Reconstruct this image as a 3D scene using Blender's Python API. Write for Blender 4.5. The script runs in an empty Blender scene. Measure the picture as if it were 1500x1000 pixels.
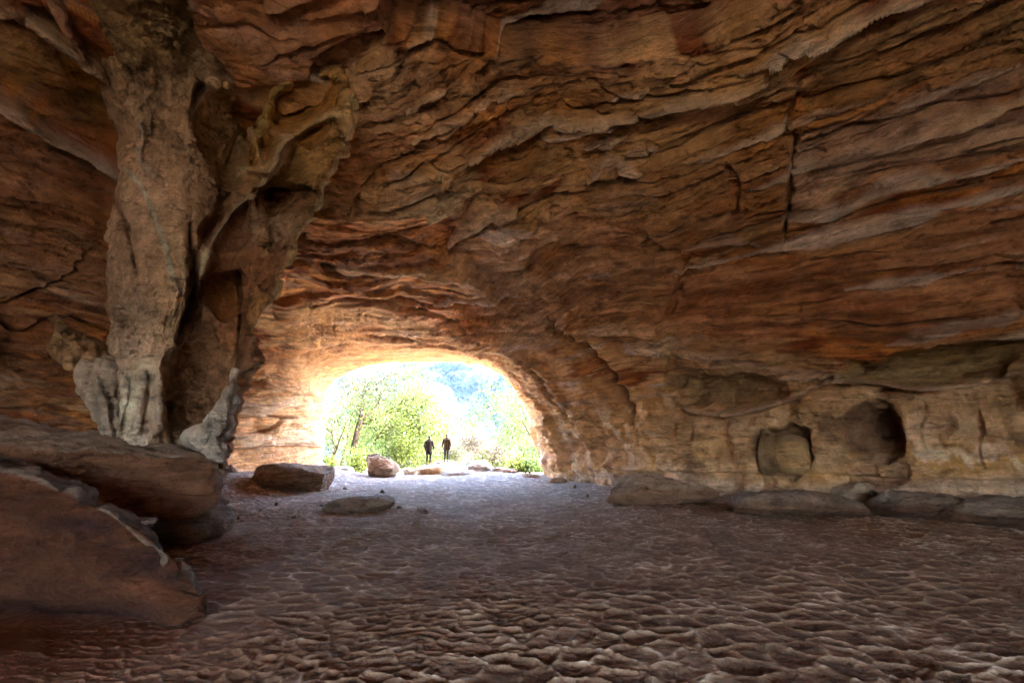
import bpy, math, random
import numpy as np

# ------------------------------------------------------------------ camera, world, sun, exposure
sc = bpy.context.scene
col = sc.collection
EYE = np.array((0.0, 0.0, 1.6)); PITCH = math.radians(12.3); FPX = 708.33
cam = bpy.data.cameras.new('camera'); cam.lens = 17.0; cam.sensor_width = 36.0
cam.clip_start = 0.05; cam.clip_end = 3000.0
camo = bpy.data.objects.new('camera', cam); col.objects.link(camo)
camo.location = EYE; camo.rotation_euler = (math.radians(90) + PITCH, 0, 0)
sc.camera = camo
SUN_DIR = np.array((0.58, -0.06, 0.81)); SUN_DIR = SUN_DIR / np.linalg.norm(SUN_DIR)   # towards the sun
world = bpy.data.worlds.new('World'); sc.world = world; world.use_nodes = True
wn = world.node_tree.nodes; wl = world.node_tree.links
sky = wn.new('ShaderNodeTexSky'); sky.sky_type = 'NISHITA'; sky.sun_disc = False
sky.sun_elevation = math.asin(SUN_DIR[2]); sky.sun_rotation = math.atan2(SUN_DIR[0], SUN_DIR[1])
sky.air_density = 1.0; sky.dust_density = 2.0; sky.ozone_density = 1.0
wn['Background'].inputs['Strength'].default_value = 0.15
wl.new(sky.outputs[0], wn['Background'].inputs['Color'])
sun = bpy.data.lights.new('sun', 'SUN'); sun.energy = 3.1; sun.angle = math.radians(0.5); sun.color = (1.0, 0.95, 0.87)
suno = bpy.data.objects.new('sun', sun); col.objects.link(suno); suno.location = (20, 60, 60)
from mathutils import Vector
suno.rotation_euler = Vector(-SUN_DIR).to_track_quat('-Z', 'Y').to_euler()
sc.view_settings.view_transform = 'Standard'; sc.view_settings.look = 'None'
sc.view_settings.gamma = 1.0; sc.view_settings.use_curve_mapping = False
sc.view_settings.exposure = 5.95
sc.render.engine = 'CYCLES'
sc.cycles.max_bounces = 8; sc.cycles.diffuse_bounces = 7; sc.cycles.glossy_bounces = 2
sc.cycles.transparent_max_bounces = 6; sc.cycles.volume_bounces = 0; sc.cycles.transmission_bounces = 4
sc.cycles.use_denoising = True
sc.cycles.sample_clamp_indirect = 8.0
sc.cycles.caustics_reflective = False; sc.cycles.caustics_refractive = False

# ------------------------------------------------------------------ helpers
F32 = np.float32
cP, sP = math.cos(PITCH), math.sin(PITCH)
def at(px, py, Y):
    """point of the world seen at a photo pixel, lying at distance Y down the cave"""
    u = (np.asarray(px, float) - 750) / FPX; v = (500 - np.asarray(py, float)) / FPX
    dx = u; dy = cP - v * sP; dz = sP + v * cP
    k = Y / dy
    return np.stack(np.broadcast_arrays(EYE[0] + dx * k, EYE[1] + dy * k, EYE[2] + dz * k), -1)
def proj(P):
    q = P - EYE
    d = q[..., 1] * cP + q[..., 2] * sP
    h = -q[..., 1] * sP + q[..., 2] * cP
    ds = np.where(d > 0.3, d, 0.3)
    px = 750 + FPX * q[..., 0] / ds; py = 500 - FPX * h / ds
    px = np.where(d > 0.3, px, -9999); py = np.where(d > 0.3, py, -9999)
    return px, py, np.where(d > 0.3, d, 3.0)
def groundpt(px, py, z=0.0):
    u = (px - 750) / FPX; v = (500 - py) / FPX
    dy = cP - v * sP; dz = sP + v * cP
    return at(px, py, dy * (z - 1.6) / dz)

def hash3(i, j, k, s):
    h = (i * 374761393 + j * 668265263 + k * 1274126177 + s * 974634777) & 0xFFFFFFFF
    h = ((h ^ (h >> 13)) * 1274126177) & 0xFFFFFFFF
    h = ((h ^ (h >> 15)) * 2246822519) & 0xFFFFFFFF
    return (((h ^ (h >> 16)) & 0xFFFFFF).astype(F32) / F32(0x7FFFFF)) - F32(1)
def noise(x, y, z, s=0):
    """value noise in -1..1"""
    x = np.asarray(x, F32); y = np.asarray(y, F32); z = np.asarray(z, F32)
    x, y, z = np.broadcast_arrays(x, y, z)
    xi = np.floor(x); yi = np.floor(y); zi = np.floor(z)
    fx = x - xi; fy = y - yi; fz = z - zi
    fx = fx*fx*fx*(fx*(fx*6-15)+10); fy = fy*fy*fy*(fy*(fy*6-15)+10); fz = fz*fz*fz*(fz*(fz*6-15)+10)
    xi = xi.astype(np.int64); yi = yi.astype(np.int64); zi = zi.astype(np.int64)
    r = 0
    for a in (0, 1):
        wx = fx if a else 1 - fx
        for b in (0, 1):
            wy = (fy if b else 1 - fy) * wx
            for c in (0, 1):
                r = r + (fz if c else 1 - fz) * wy * hash3(xi + a, yi + b, zi + c, s)
    return r
def fbm(x, y, z, o=4, s=0, g=0.5):
    r = 0; a = 1.0; t = 0
    for i in range(o):
        r = r + a * noise(x, y, z, s + i * 17); t += a * a
        x, y, z = (0.8*x + 0.6*y) * 2.03 + 3.1, (-0.6*x + 0.8*y) * 2.03 + 1.7, z * 2.03 + 5.3
        a *= g
    return r / math.sqrt(t)
def sstep(a, b, x):
    t = np.clip((x - a) / (b - a), 0, 1)
    return t * t * (3 - 2 * t)
def polydist(px, py, line, margin):
    """distance, signed distance (+ on the right hand of travel, y down) and arc position to a polyline; inf beyond margin"""
    L = np.array(line, float)
    D = np.full(px.shape, 1e9, F32); S = np.full(px.shape, 1e9, F32); A = np.zeros(px.shape, F32)
    lo = L.min(0) - margin; hi = L.max(0) + margin
    m = np.where((px > lo[0]) & (px < hi[0]) & (py > lo[1]) & (py < hi[1]))
    if m[0].size == 0: return D, S, A
    x = px[m]; y = py[m]
    seg = np.hypot(*(L[1:] - L[:-1]).T); cum = np.concatenate([[0], np.cumsum(seg)]); tot = cum[-1]
    bd = np.full(x.shape, 1e9); bs = np.full(x.shape, 1e9); ba = np.zeros(x.shape)
    for i in range(len(L) - 1):
        a = L[i]; d = L[i+1] - a; l2 = d @ d
        t = np.clip(((x - a[0]) * d[0] + (y - a[1]) * d[1]) / l2, 0, 1)
        ex = x - a[0] - t * d[0]; ey = y - a[1] - t * d[1]
        dd = np.hypot(ex, ey)
        sg = np.sign(d[0] * ey - d[1] * ex)
        w = dd < bd
        bd = np.where(w, dd, bd); bs = np.where(w, dd * sg, bs); ba = np.where(w, (cum[i] + t * seg[i]) / tot, ba)
    D[m] = bd; S[m] = bs; A[m] = ba
    return D, S, A
def smooth_line(pts, n=6):
    """Catmull-Rom through the points"""
    P = np.array(pts, float); P = np.vstack([2*P[0]-P[1], P, 2*P[-1]-P[-2]])
    out = []
    for i in range(1, len(P) - 2):
        for t in np.arange(n) / n:
            a, b, c, d = P[i-1], P[i], P[i+1], P[i+2]
            out.append(0.5 * ((2*b) + (-a+c)*t + (2*a-5*b+4*c-d)*t*t + (-a+3*b-3*c+d)*t**3))
    out.append(P[-2]); return np.array(out)
def inpoly(px, py, poly):
    P = np.array(poly, float); r = np.zeros(px.shape, bool)
    m = np.where((px > P[:,0].min()) & (px < P[:,0].max()) & (py > P[:,1].min()) & (py < P[:,1].max()))
    if m[0].size == 0: return r
    x = px[m]; y = py[m]; q = np.zeros(x.shape, bool); j = len(P) - 1
    for i in range(len(P)):
        c = (P[i,1] > y) != (P[j,1] > y)
        xx = (P[j,0]-P[i,0]) * (y-P[i,1]) / ((P[j,1]-P[i,1]) or 1e-9) + P[i,0]
        q ^= c & (x < xx); j = i
    r[m] = q; return r

def tag(o, label=None, cat=None, group=None, kind=None):
    if label: o['label'] = label
    if cat: o['category'] = cat
    if group: o['group'] = group
    if kind: o['kind'] = kind
    return o
def empty(name, loc=(0, 0, 0), rz=0.0):
    o = bpy.data.objects.new(name, None); col.objects.link(o); o.location = loc; o.rotation_euler = (0, 0, rz); return o
def mesh_obj(name, V, faces, mat=None, parent=None, colr=None, smooth=True):
    """V (n,3); faces (m,4) or (m,3) int array"""
    V = np.ascontiguousarray(V, F32); faces = np.ascontiguousarray(faces, np.int32)
    me = bpy.data.meshes.new(name); k = faces.shape[1]
    me.vertices.add(len(V)); me.vertices.foreach_set('co', V.ravel())
    me.loops.add(faces.size); me.loops.foreach_set('vertex_index', faces.ravel())
    me.polygons.add(len(faces)); me.polygons.foreach_set('loop_start', np.arange(len(faces), dtype=np.int32) * k)
    me.update(calc_edges=True)
    if smooth: me.polygons.foreach_set('use_smooth', np.ones(len(faces), bool))
    if colr is not None:
        at_ = me.color_attributes.new('tint', 'FLOAT_COLOR', 'POINT')
        c = np.ones((len(V), 4), F32); c[:, :3] = colr
        at_.data.foreach_set('color', c.ravel())
    if mat: me.materials.append(mat)
    o = bpy.data.objects.new(name, me); col.objects.link(o)
    if parent: o.parent = parent
    return o
def gridfaces(nr, nc, closed_c=False, flip=False):
    i = np.arange(nr - 1)[:, None]; j = np.arange(nc if closed_c else nc - 1)[None, :]
    j2 = (j + 1) % nc
    f = np.stack(np.broadcast_arrays(i*nc + j, i*nc + j2, (i+1)*nc + j2, (i+1)*nc + j), -1).reshape(-1, 4)
    return f[:, ::-1] if flip else f
def gridnormals(P, closed=False):
    du = np.gradient(P, axis=0)
    dv = (np.roll(P, -1, 1) - np.roll(P, 1, 1)) if closed else np.gradient(P, axis=1)
    n = np.cross(du, dv); n /= np.linalg.norm(n, axis=-1, keepdims=True) + 1e-9
    return n

# ------------------------------------------------------------------ materials
def nodemat(name):
    m = bpy.data.materials.new(name); m.use_nodes = True
    nt = m.node_tree; b = nt.nodes['Principled BSDF']
    b.inputs['Specular IOR Level'].default_value = 0.25
    return m, nt, b
def N(nt, t, **kw):
    n = nt.nodes.new(t)
    for k, v in kw.items():
        if k in n.inputs: n.inputs[k].default_value = v
        else: setattr(n, k, v)
    return n
def ramp(nt, stops):
    r = nt.nodes.new('ShaderNodeValToRGB'); e = r.color_ramp.elements
    while len(e) > 1: e.remove(e[-1])
    e[0].position = stops[0][0]; e[0].color = (*stops[0][1], 1) if len(stops[0][1]) == 3 else stops[0][1]
    for p, c in stops[1:]:
        q = e.new(p); q.color = (*c, 1)
    return r
def g3(v): return (v, v, v)
def rock_material(name, strata=1.0, bump=1.0, scale=1.0, rough=0.85, base=None):
    m, nt, b = nodemat(name); L = nt.links.new
    geo = N(nt, 'ShaderNodeNewGeometry')
    if base is None:
        tint = N(nt, 'ShaderNodeVertexColor', layer_name='tint'); csrc = tint.outputs['Color']
    else:
        rgb = N(nt, 'ShaderNodeRGB'); rgb.outputs[0].default_value = (*base, 1); csrc = rgb.outputs[0]
    # bedding planes: noise stretched along the beds
    mp = N(nt, 'ShaderNodeMapping'); mp.inputs['Scale'].default_value = (1.3*scale, 1.3*scale, 5.0*scale); mp.inputs['Rotation'].default_value = (0.03, 0.05, 0)
    L(geo.outputs['Position'], mp.inputs['Vector'])
    ns = N(nt, 'ShaderNodeTexNoise', Scale=1.0, Detail=12.0, Roughness=0.70, Distortion=0.25); L(mp.outputs[0], ns.inputs['Vector'])
    rs = ramp(nt, [(0.30, g3(0.42)), (0.5, g3(1.0)), (0.70, g3(1.55))]); L(ns.outputs['Fac'], rs.inputs['Fac'])
    # blotches
    nb = N(nt, 'ShaderNodeTexNoise', Scale=2.6*scale, Detail=10.0, Roughness=0.68, Distortion=0.3); L(geo.outputs['Position'], nb.inputs['Vector'])
    rb = ramp(nt, [(0.3, (0.60, 0.52, 0.47)), (0.5, (1.0, 0.99, 0.98)), (0.7, (1.32, 1.36, 1.40))]); L(nb.outputs['Fac'], rb.inputs['Fac'])
    # fine grain and pits
    nf = N(nt, 'ShaderNodeTexNoise', Scale=34*scale, Detail=6.0, Roughness=0.7); L(geo.outputs['Position'], nf.inputs['Vector'])
    rf = ramp(nt, [(0.32, g3(0.62)), (0.5, g3(1.0)), (0.7, g3(1.22))]); L(nf.outputs['Fac'], rf.inputs['Fac'])
    # dark varnish patches
    nv = N(nt, 'ShaderNodeTexNoise', Scale=0.9*scale, Detail=12.0, Roughness=0.72, Distortion=0.8); L(mp.outputs[0], nv.inputs['Vector'])
    rv = ramp(nt, [(0.36, (0.34, 0.30, 0.28)), (0.46, g3(1.0))]); L(nv.outputs['Fac'], rv.inputs['Fac'])
    def mul(a, bb, f):
        x = N(nt, 'ShaderNodeMix', data_type='RGBA', blend_type='MULTIPLY'); x.inputs['Factor'].default_value = f
        L(a, x.inputs[6]); L(bb, x.inputs[7]); return x.outputs[2]
    nm = N(nt, 'ShaderNodeTexNoise', Scale=0.45*scale, Detail=3.0); L(geo.outputs['Position'], nm.inputs['Vector'])
    rm = ramp(nt, [(0.38, g3(0.12)), (0.62, g3(1.0))]); L(nm.outputs['Fac'], rm.inputs['Fac'])
    x0 = N(nt, 'ShaderNodeMix', data_type='RGBA', blend_type='MULTIPLY'); L(rm.outputs[0], x0.inputs['Factor']); L(csrc, x0.inputs[6]); L(rs.outputs[0], x0.inputs[7])
    c = x0.outputs[2] if strata > 0.3 else csrc; c = mul(c, rb.outputs[0], 0.9); c = mul(c, rf.outputs[0], 0.6); c = mul(c, rv.outputs[0], 0.75)
    L(c, b.inputs['Base Color']); b.inputs['Roughness'].default_value = rough
    # bump
    v1 = N(nt, 'ShaderNodeTexNoise', Scale=5.0*scale, Detail=14.0, Roughness=0.72); L(geo.outputs['Position'], v1.inputs['Vector'])
    mp2 = N(nt, 'ShaderNodeMapping'); mp2.inputs['Scale'].default_value = (4*scale, 4*scale, 11*scale); L(geo.outputs['Position'], mp2.inputs['Vector'])
    v2 = N(nt, 'ShaderNodeTexNoise', Scale=1.0, Detail=6.0, Roughness=0.6, Distortion=0.7); L(mp2.outputs[0], v2.inputs['Vector'])
    ad = N(nt, 'ShaderNodeMath', operation='MULTIPLY_ADD'); L(v2.outputs['Fac'], ad.inputs[0]); ad.inputs[1].default_value = 0.8*strata; L(v1.outputs['Fac'], ad.inputs[2])
    bp = N(nt, 'ShaderNodeBump', Strength=1.0*bump, Distance=0.14); L(ad.outputs[0], bp.inputs['Height'])
    L(bp.outputs[0], b.inputs['Normal'])
    return m
M_CAVE = rock_material('sandstone')
M_PALE = rock_material('pale_sandstone', strata=0.45, bump=1.0, scale=1.3)
M_ROCK = rock_material('boulder_stone', strata=0.9, bump=1.3, scale=1.2)
def plain(name, c, rough=0.8, spec=0.2):
    m, nt, b = nodemat(name); b.inputs['Roughness'].default_value = rough; b.inputs['Specular IOR Level'].default_value = spec
    n = N(nt, 'ShaderNodeTexNoise', Scale=30.0, Detail=4.0)
    r = ramp(nt, [(0.3, tuple(x*0.75 for x in c)), (0.7, tuple(min(1, x*1.25) for x in c))]); nt.links.new(n.outputs['Fac'], r.inputs['Fac'])
    nt.links.new(r.outputs[0], b.inputs['Base Color']); return m
def leafmat(name, c1, c2, trans=0.45):
    m, nt, b = nodemat(name); L = nt.links.new
    oi = N(nt, 'ShaderNodeNewGeometry')
    r = ramp(nt, [(0.0, c1), (1.0, c2)]); L(oi.outputs['Random Per Island'], r.inputs['Fac'])
    L(r.outputs[0], b.inputs['Base Color']); b.inputs['Roughness'].default_value = 0.55
    t = N(nt, 'ShaderNodeBsdfTranslucent'); L(r.outputs[0], t.inputs['Color'])
    mx = N(nt, 'ShaderNodeMixShader'); mx.inputs[0].default_value = trans
    L(b.outputs[0], mx.inputs[1]); L(t.outputs[0], mx.inputs[2]); L(mx.outputs[0], nt.nodes['Material Output'].inputs['Surface'])
    return m

# ------------------------------------------------------------------ rock colours (albedo)
RED = (0.44, 0.17, 0.07); ORANGE = (0.62, 0.30, 0.11); OCHRE = (0.53, 0.33, 0.15); TAN = (0.66, 0.45, 0.26)
PALE = (0.78, 0.63, 0.47); DARK = (0.13, 0.07, 0.04); GREY = (0.54, 0.46, 0.40); BROWN = (0.36, 0.21, 0.13)
OLIVE = (0.24, 0.18, 0.10); WHITE = (0.70, 0.64, 0.58); PURPLE = (0.24, 0.13, 0.10); MAROON = (0.25, 0.085, 0.04)
def palette(v, cols):
    """v in 0..1 -> interpolated colour"""
    C = np.array(cols, F32); t = np.clip(v, 0, 0.9999) * (len(C) - 1); i = t.astype(int); f = (t - i)[..., None]
    f = f*f*(3-2*f)
    return C[i] * (1 - f) + C[i + 1] * f
def apply_tint(Cc, w, c, mod=1.0):
    c = (np.array(c)**0.80 * 0.98 + 0.01)*mod
    return Cc * (1 - w[..., None]) + c * w[..., None]

def strata(P, amp=1.0, tilt=(0.0, 0.0), s=0, thick=(0.75, 0.21, 0.07), w=(0.20, 0.07, 0.022)):
    """stepped relief of the beds; returns displacement and a bed value for colouring"""
    x, y, z = P[..., 0], P[..., 1], P[..., 2]
    b = z + tilt[0]*x + tilt[1]*y + 0.30*noise(x*0.22, y*0.22, z*0.3, 5+s) + 0.12*noise(x*0.7, y*0.7, z*1.1, 6+s)
    disp = 0; bed = 0
    for k, (th, a) in enumerate(zip(thick, w)):
        f = b / th + 0.45*noise(x*0.35/th**0.5, y*0.35/th**0.5, z*0.4, 20+k+s)
        i = np.floor(f); fr = f - i
        sh = (0.25, 0.6, 0.9)[min(k, 2)]
        c0 = noise(x*sh, y*sh, i*3.7 + 0.5, 30+k+s); c1 = noise(x*sh, y*sh, (i+1)*3.7 + 0.5, 30+k+s)
        e = sstep(0.80, 0.97, fr)
        v = c0*(1-e) + c1*e
        bulge = 0.35*(1 - (2*fr-1)**2)                   # each bed is rounded, deepest at the joint
        gj = np.exp(-((fr - 0.90)/(0.035, 0.06, 0.09)[min(k, 2)])**2)*np.clip(noise(x*0.6, y*0.6, i*5.1, 44+k+s) + 0.25, 0, 1)
        disp = disp + a*(v + bulge) - a*(1.1, 1.3, 1.0)[min(k, 2)]*gj
        bed = bed + (0.55, 0.30, 0.15)[min(k, 2)]*v
    return disp*amp, bed

# ------------------------------------------------------------------ sand floor height
def floor_h(x, y):
    h = 0.06*noise(x*0.25, y*0.25, 0, 70)
    h = h + 0.55*sstep(-7.0, -11.0, x)*sstep(14, 19, y)*sstep(31, 27, y)          # raised ground at the left wall
    h = h + 0.28*np.exp(-((x+1.0)**2/9 + (y-27.5)**2/14))                        # low swell by the mouth
    h = h + 0.22*sstep(3.5, 7.5, x - np.interp(y, (9, 13, 18, 27), (4, 1.5, -2.6, -5)))*sstep(5, 8, y)*sstep(26, 22, y)*0.5
    h = h + 0.30*sstep(-2.2, -4.2, x)*sstep(5.0, 3.0, y)*sstep(0.5, 2.0, y)
    return h - sstep(31, 60, y)*2.5

# ================================================================== THE CAVE
XL = ((-14, -7), (-9, -10), (0, -12), (12, -12.3), (18, -12.6), (23, -12.3), (28, -11.5))
XR = ((-14, 6.5), (-9, 10.5), (-3, 13.3), (2, 13.8), (7, 13.2), (10.8, 11.5), (13.1, 9.3), (16.1, 6.6), (18.5, 4.7), (20.5, 3.5), (24, 2.5), (28, 2.05))
ZC = ((-14, 4.9), (-9, 7.0), (-3, 9.4), (4, 9.7), (8, 9.5), (12, 9.0), (18, 8.2), (24, 7.2), (28, 6.8))  # unseen rear end left open, sized to let fill light in
def spl(tab):
    L = smooth_line(tab, 12); return lambda y: np.interp(y, L[:, 0], L[:, 1])
xl, xr, zc = spl(XL), spl(XR), spl(ZC)
RIM = [(470, 715), (471, 690), (473, 640), (470, 605), (473, 585), (483, 563), (505, 546), (535, 536), (575, 530), (620, 527.5), (665, 528), (700, 534),
       (722, 543), (740, 556), (755, 575), (768, 600), (778, 625), (787, 650), (792, 672), (797, 690), (800, 706), (801, 716)]
NT = 1040
def resample(P, n, closed=False):
    if closed: P = np.vstack([P, P[:1]])
    d = np.concatenate([[0], np.cumsum(np.linalg.norm(np.diff(P, axis=0), axis=1))])
    t = np.linspace(0, d[-1], n + 1)[:-1] if closed else np.linspace(0, d[-1], n)
    return np.stack([np.interp(t, d, P[:, k]) for k in range(P.shape[1])], -1)
rim3 = at(*smooth_line(RIM, 8).T, 28.0)
rim2 = resample(rim3[:, [0, 2]], NT)
yd = np.linspace(28.0, 2.6, 3000); pw = np.abs(np.gradient(750 + 708*xr(yd)/yd, yd)); pc = 725*7.2/yd**2*np.where(yd > 5.0, 1, 0.12)
dens = np.maximum(np.maximum(pw*np.where(yd > 8.5, 1, 0.1), pc), 18.0*(yd > 6)); cumd = np.concatenate([[0], np.cumsum((dens[1:] + dens[:-1])/2*(yd[0]-yd[1]))])
inv = 1/np.interp(np.linspace(0, cumd[-1], 720), cumd, yd)
Ys = np.concatenate([np.array([29.6, 29.3, 29.0, 28.7, 28.45, 28.2]), 1/inv, np.linspace(2.6, -14, 61)[1:]])
rows = []
for Y in Ys:
    yc = min(Y, 28.0)
    a = np.linspace(0, math.pi, 400); n = 2.5
    xm = (xl(yc) + xr(yc)) / 2; hw = (xr(yc) - xl(yc)) / 2; H = zc(yc)
    c, s_ = np.cos(a), np.sin(a)
    X = xm - hw*np.sign(c)*np.abs(c)**(2/n); Z = H*np.abs(s_)**(2/n)
    arc = np.stack([X, Z], -1); arc = np.vstack([[X[0], -0.7], arc, [X[-1], -0.7]])
    arc = resample(arc, NT)
    w = sstep(19.5, 28.0, yc)
    arc = arc*(1 - w) + rim2*w
    if Y > 28:                                     # the mouth widens again outwards
        g = (Y - 28)/1.6; cen = np.array((-4.6, 0.0)); arc = cen + (arc - cen)*(1 + 0.16*g**1.6)
    rows.append(np.stack([arc[:, 0], np.full(NT, Y), arc[:, 1]], -1))
# outer cliff face
last = rows[0]
for k, (sc_, yy) in enumerate(((1.35, 29.9), (1.9, 27.0), (2.6, 20.0), (3.0, 10.0), (3.0, -13))):
    cen = np.array((-4.6, 0, 0.0)); q = cen + (last - cen)*np.array((sc_, 1, sc_*1.1)); q[:, 1] = yy; q[:, 2] = np.where(last[:, 2] < 0.2, -1.5, q[:, 2]); rows.insert(0, q)
P = np.array(rows)
NR = P.shape[0]
n = gridnormals(P)
cenp = np.stack([np.full(P.shape[:2], -1.0), P[..., 1], np.full(P.shape[:2], 2.5)], -1)
sgn = np.sign(np.sum(n*(cenp - P), -1).mean())
n = n*sgn
n[:7] = n[7]*0 + np.array((0, 1.0, 0))*0 + n[:7]
def fade_rows(): return np.clip((np.arange(NR) - 6)/6, 0, 1)[:, None]
FR = fade_rows()
# --- general relief
x, y, z = P[..., 0], P[..., 1], P[..., 2]
pxa, pya, dep = proj(P)
big = 0.42*fbm(x*0.16, y*0.13, z*0.2, 2, 101) + 0.16*fbm(x*0.5, y*0.4, z*0.7, 2, 103)
sd, bed = strata(P, 1.0, (-0.07, -0.15))
U = (x - 0.48*y)/1.1; V_ = (0.48*x + y)/1.1; B = z - 0.07*x - 0.15*y + 0.25*noise(x*0.22, y*0.22, z*0.3, 5)
lower = sstep(3.6, 2.6, z + 0.3*noise(x*0.3, y*0.3, 0, 9))*sstep(-6, -2, x)          # the pale lower right wall: fluted, hardly bedded
leftch = sstep(-7.5, -9.5, x)*sstep(16, 13, y)
flute = 0.30*np.abs(noise((x-y)*0.9, 0, z*0.35, 61)) + 0.16*fbm((x-y)*1.5, 0, z*1.1, 4, 63, 0.6) + 0.10*fbm((x-y)*0.8, 0, z*3.5, 3, 65)
SM = 0.22 + 0.70*sstep(-0.25, 0.45, fbm(U*0.16, V_*0.16, B*0.8, 2, 171))
sd = sd*(0.75 + 0.6*SM)
disp = big*(0.25 + 0.75*sstep(28, 22, y)) + sd*(1 - 0.65*lower) + flute*lower + 0.045*SM*fbm(U*0.7, V_*0.4, B*6.0, 4, 104) + 0.014*fbm(U*5, V_*3, B*22, 3, 107)
pq = 3.0*fbm(U*0.28, V_*0.22, B*2.3, 4, 151, 0.5); pf = pq - np.floor(pq)
disp = disp + (0.11*SM*(sstep(0.0, 0.08, pf) - pf))*(1 - 0.5*lower)*sstep(27, 20, y)
pq = 2.6*fbm(U*0.8, V_*0.6, B*6.0, 4, 155, 0.5); pf = pq - np.floor(pq)
disp = disp + (0.045*SM*(sstep(0.0, 0.12, pf) - pf))
near_rim = sstep(22.5, 27.5, y)
disp = disp*(1 - 0.5*near_rim)
# --- colours of the beds
cv = 0.5 + 0.62*bed + 0.25*fbm(x*0.35, y*0.35, z*1.2, 3, 111)
Cc = palette(cv, (DARK, RED, BROWN, ORANGE, MAROON, TAN, OCHRE, GREY, PALE))
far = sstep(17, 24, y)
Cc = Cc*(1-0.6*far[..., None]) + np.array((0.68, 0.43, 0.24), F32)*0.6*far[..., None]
cl = palette(0.5 + 0.62*fbm((x-y)*0.9, 0, z*0.9, 5, 113, 0.6) + 0.1*bed, (BROWN, OCHRE, TAN, TAN, OCHRE, PALE))
Cc = Cc*(1 - lower[..., None]) + cl*lower[..., None]
MOD = np.clip(1 + 0.75*bed + 0.42*fbm(U*0.35, V_*0.2, B*3.2, 4, 141) + 0.28*fbm(U*1.2, V_*1.0, B*11.0, 3, 143), 0.35, 1.75)[..., None]
MODC = np.array((1.0, 0.97, 0.93))**((MOD-1)*-2)
# --- features surveyed from the photograph (pixel polylines carried onto the rock)
wx = pxa + 6*fbm(x*0.6, y*0.6, z*1.0, 2, 121)*np.clip(12/dep, 0.4, 1.2); wy = pya + 4.5*fbm(x*0.6, y*0.6, z*1.0, 2, 125)*np.clip(12/dep, 0.4, 1.2)
CONE = pxa > -9000
def near_line(line, margin, n=5):
    """flat indices of the vertices near a surveyed line, with distance, side and position along it"""
    ln = smooth_line(line, n); lo = ln.min(0) - margin; hi = ln.max(0) + margin
    ix = np.flatnonzero((wx > lo[0]) & (wx < hi[0]) & (wy > lo[1]) & (wy < hi[1]))
    D, S, A = polydist(wx.ravel()[ix], wy.ravel()[ix], ln, margin*1.01)
    return ix, D, S, A
def put(ix, dd, w=None, tint=None, mod=False):
    disp.reshape(-1)[ix] += dd
    if tint is not None:
        c = np.array(tint)**0.80*0.98 + 0.01
        if mod: c = c*MODF[ix]
        w = np.clip(w, 0, 1)[:, None]; q = Cc.reshape(-1, 3); q[ix] = q[ix]*(1-w) + c*w
def F_step(line, amp, L=60, w=3, tint=None, tw=0.8):
    """rock proud by amp on the right-hand side of travel (y down), dying out after L pixels"""
    ix, D, S, A = near_line(line, L*3); ends = sstep(0, 0.06, A)*sstep(1, 0.94, A)
    g = sstep(-w*0.5, w*0.5, S)*np.exp(-np.clip(S, 0, None)/L)*(D < 1e8)*ends
    g2 = sstep(w*0.5, -w*0.5, S)*np.exp(-np.clip(-S, 0, None)/L)*(D < 1e8)*ends
    put(ix, amp*0.6*g - amp*0.4*g2, g*tw, tint)
def F_crack(line, width=3, depth=0.3, tint=DARK, tw=0.7):
    ix, D, S, A = near_line(line, width*5)
    wid = width*(0.55 + 0.6*np.abs(noise(A*9, 0, 0, len(line)+int(line[0][0]))))*np.clip(4*A, 0.2, 1)*np.clip(4*(1-A), 0.2, 1)
    g = np.exp(-(D/wid)**2); put(ix, -depth*g, g*tw, tint)
def F_ridge(line, width, amp, tint=None, tw=0.7, flat=2.0):
    ix, D, S, A = near_line(line, width*3)
    wid = width*(0.7 + 0.45*noise(A*7, 0, 0, 3+int(line[0][0])))*np.clip(5*A, 0.25, 1)*np.clip(5*(1-A), 0.25, 1)
    g = np.exp(-(D/wid)**(2*flat)); put(ix, amp*g, g*1.3*tw*VAR1.reshape(-1)[ix], tint)
def F_area(poly, amp=0.0, tint=None, tw=0.6, soft=6):
    ln = smooth_line(poly + [poly[0]], 4); lo = ln.min(0) - soft*3; hi = ln.max(0) + soft*3
    ix = np.flatnonzero((wx > lo[0]) & (wx < hi[0]) & (wy > lo[1]) & (wy < hi[1])); X1 = wx.ravel()[ix]; Y1 = wy.ravel()[ix]
    D, S, A = polydist(X1, Y1, ln, soft*3.1); D = np.minimum(D, 1e4)
    g = sstep(-soft, soft, np.where(inpoly(X1, Y1, ln), D, -D)); put(ix, amp*g, g*tw*VAR2.reshape(-1)[ix], tint, True)
MOD = MOD*(1-lower[..., None]) + np.clip(1 + 0.5*fbm((x-y)*0.9, 0, z*0.9, 5, 113, 0.6), 0.4, 1.7)[..., None]*lower[..., None]
VAR1 = 0.8 + 0.25*fbm(x*2, y*2, z*6, 3, 131); VAR2 = (0.9 + 0.3*fbm(x*1.2, y*1.2, z*4, 3, 133)).clip(0, 1.0); MODF = (MOD*MODC).reshape(-1, 3)
WB1 = fbm(x*1.8, y*1.8, z*1.8, 3, 161); WB2 = fbm(x*1.8, y*1.8, z*1.8, 3, 163)
disp = np.ascontiguousarray(disp, F32); Cc = np.ascontiguousarray(Cc, F32)
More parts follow.
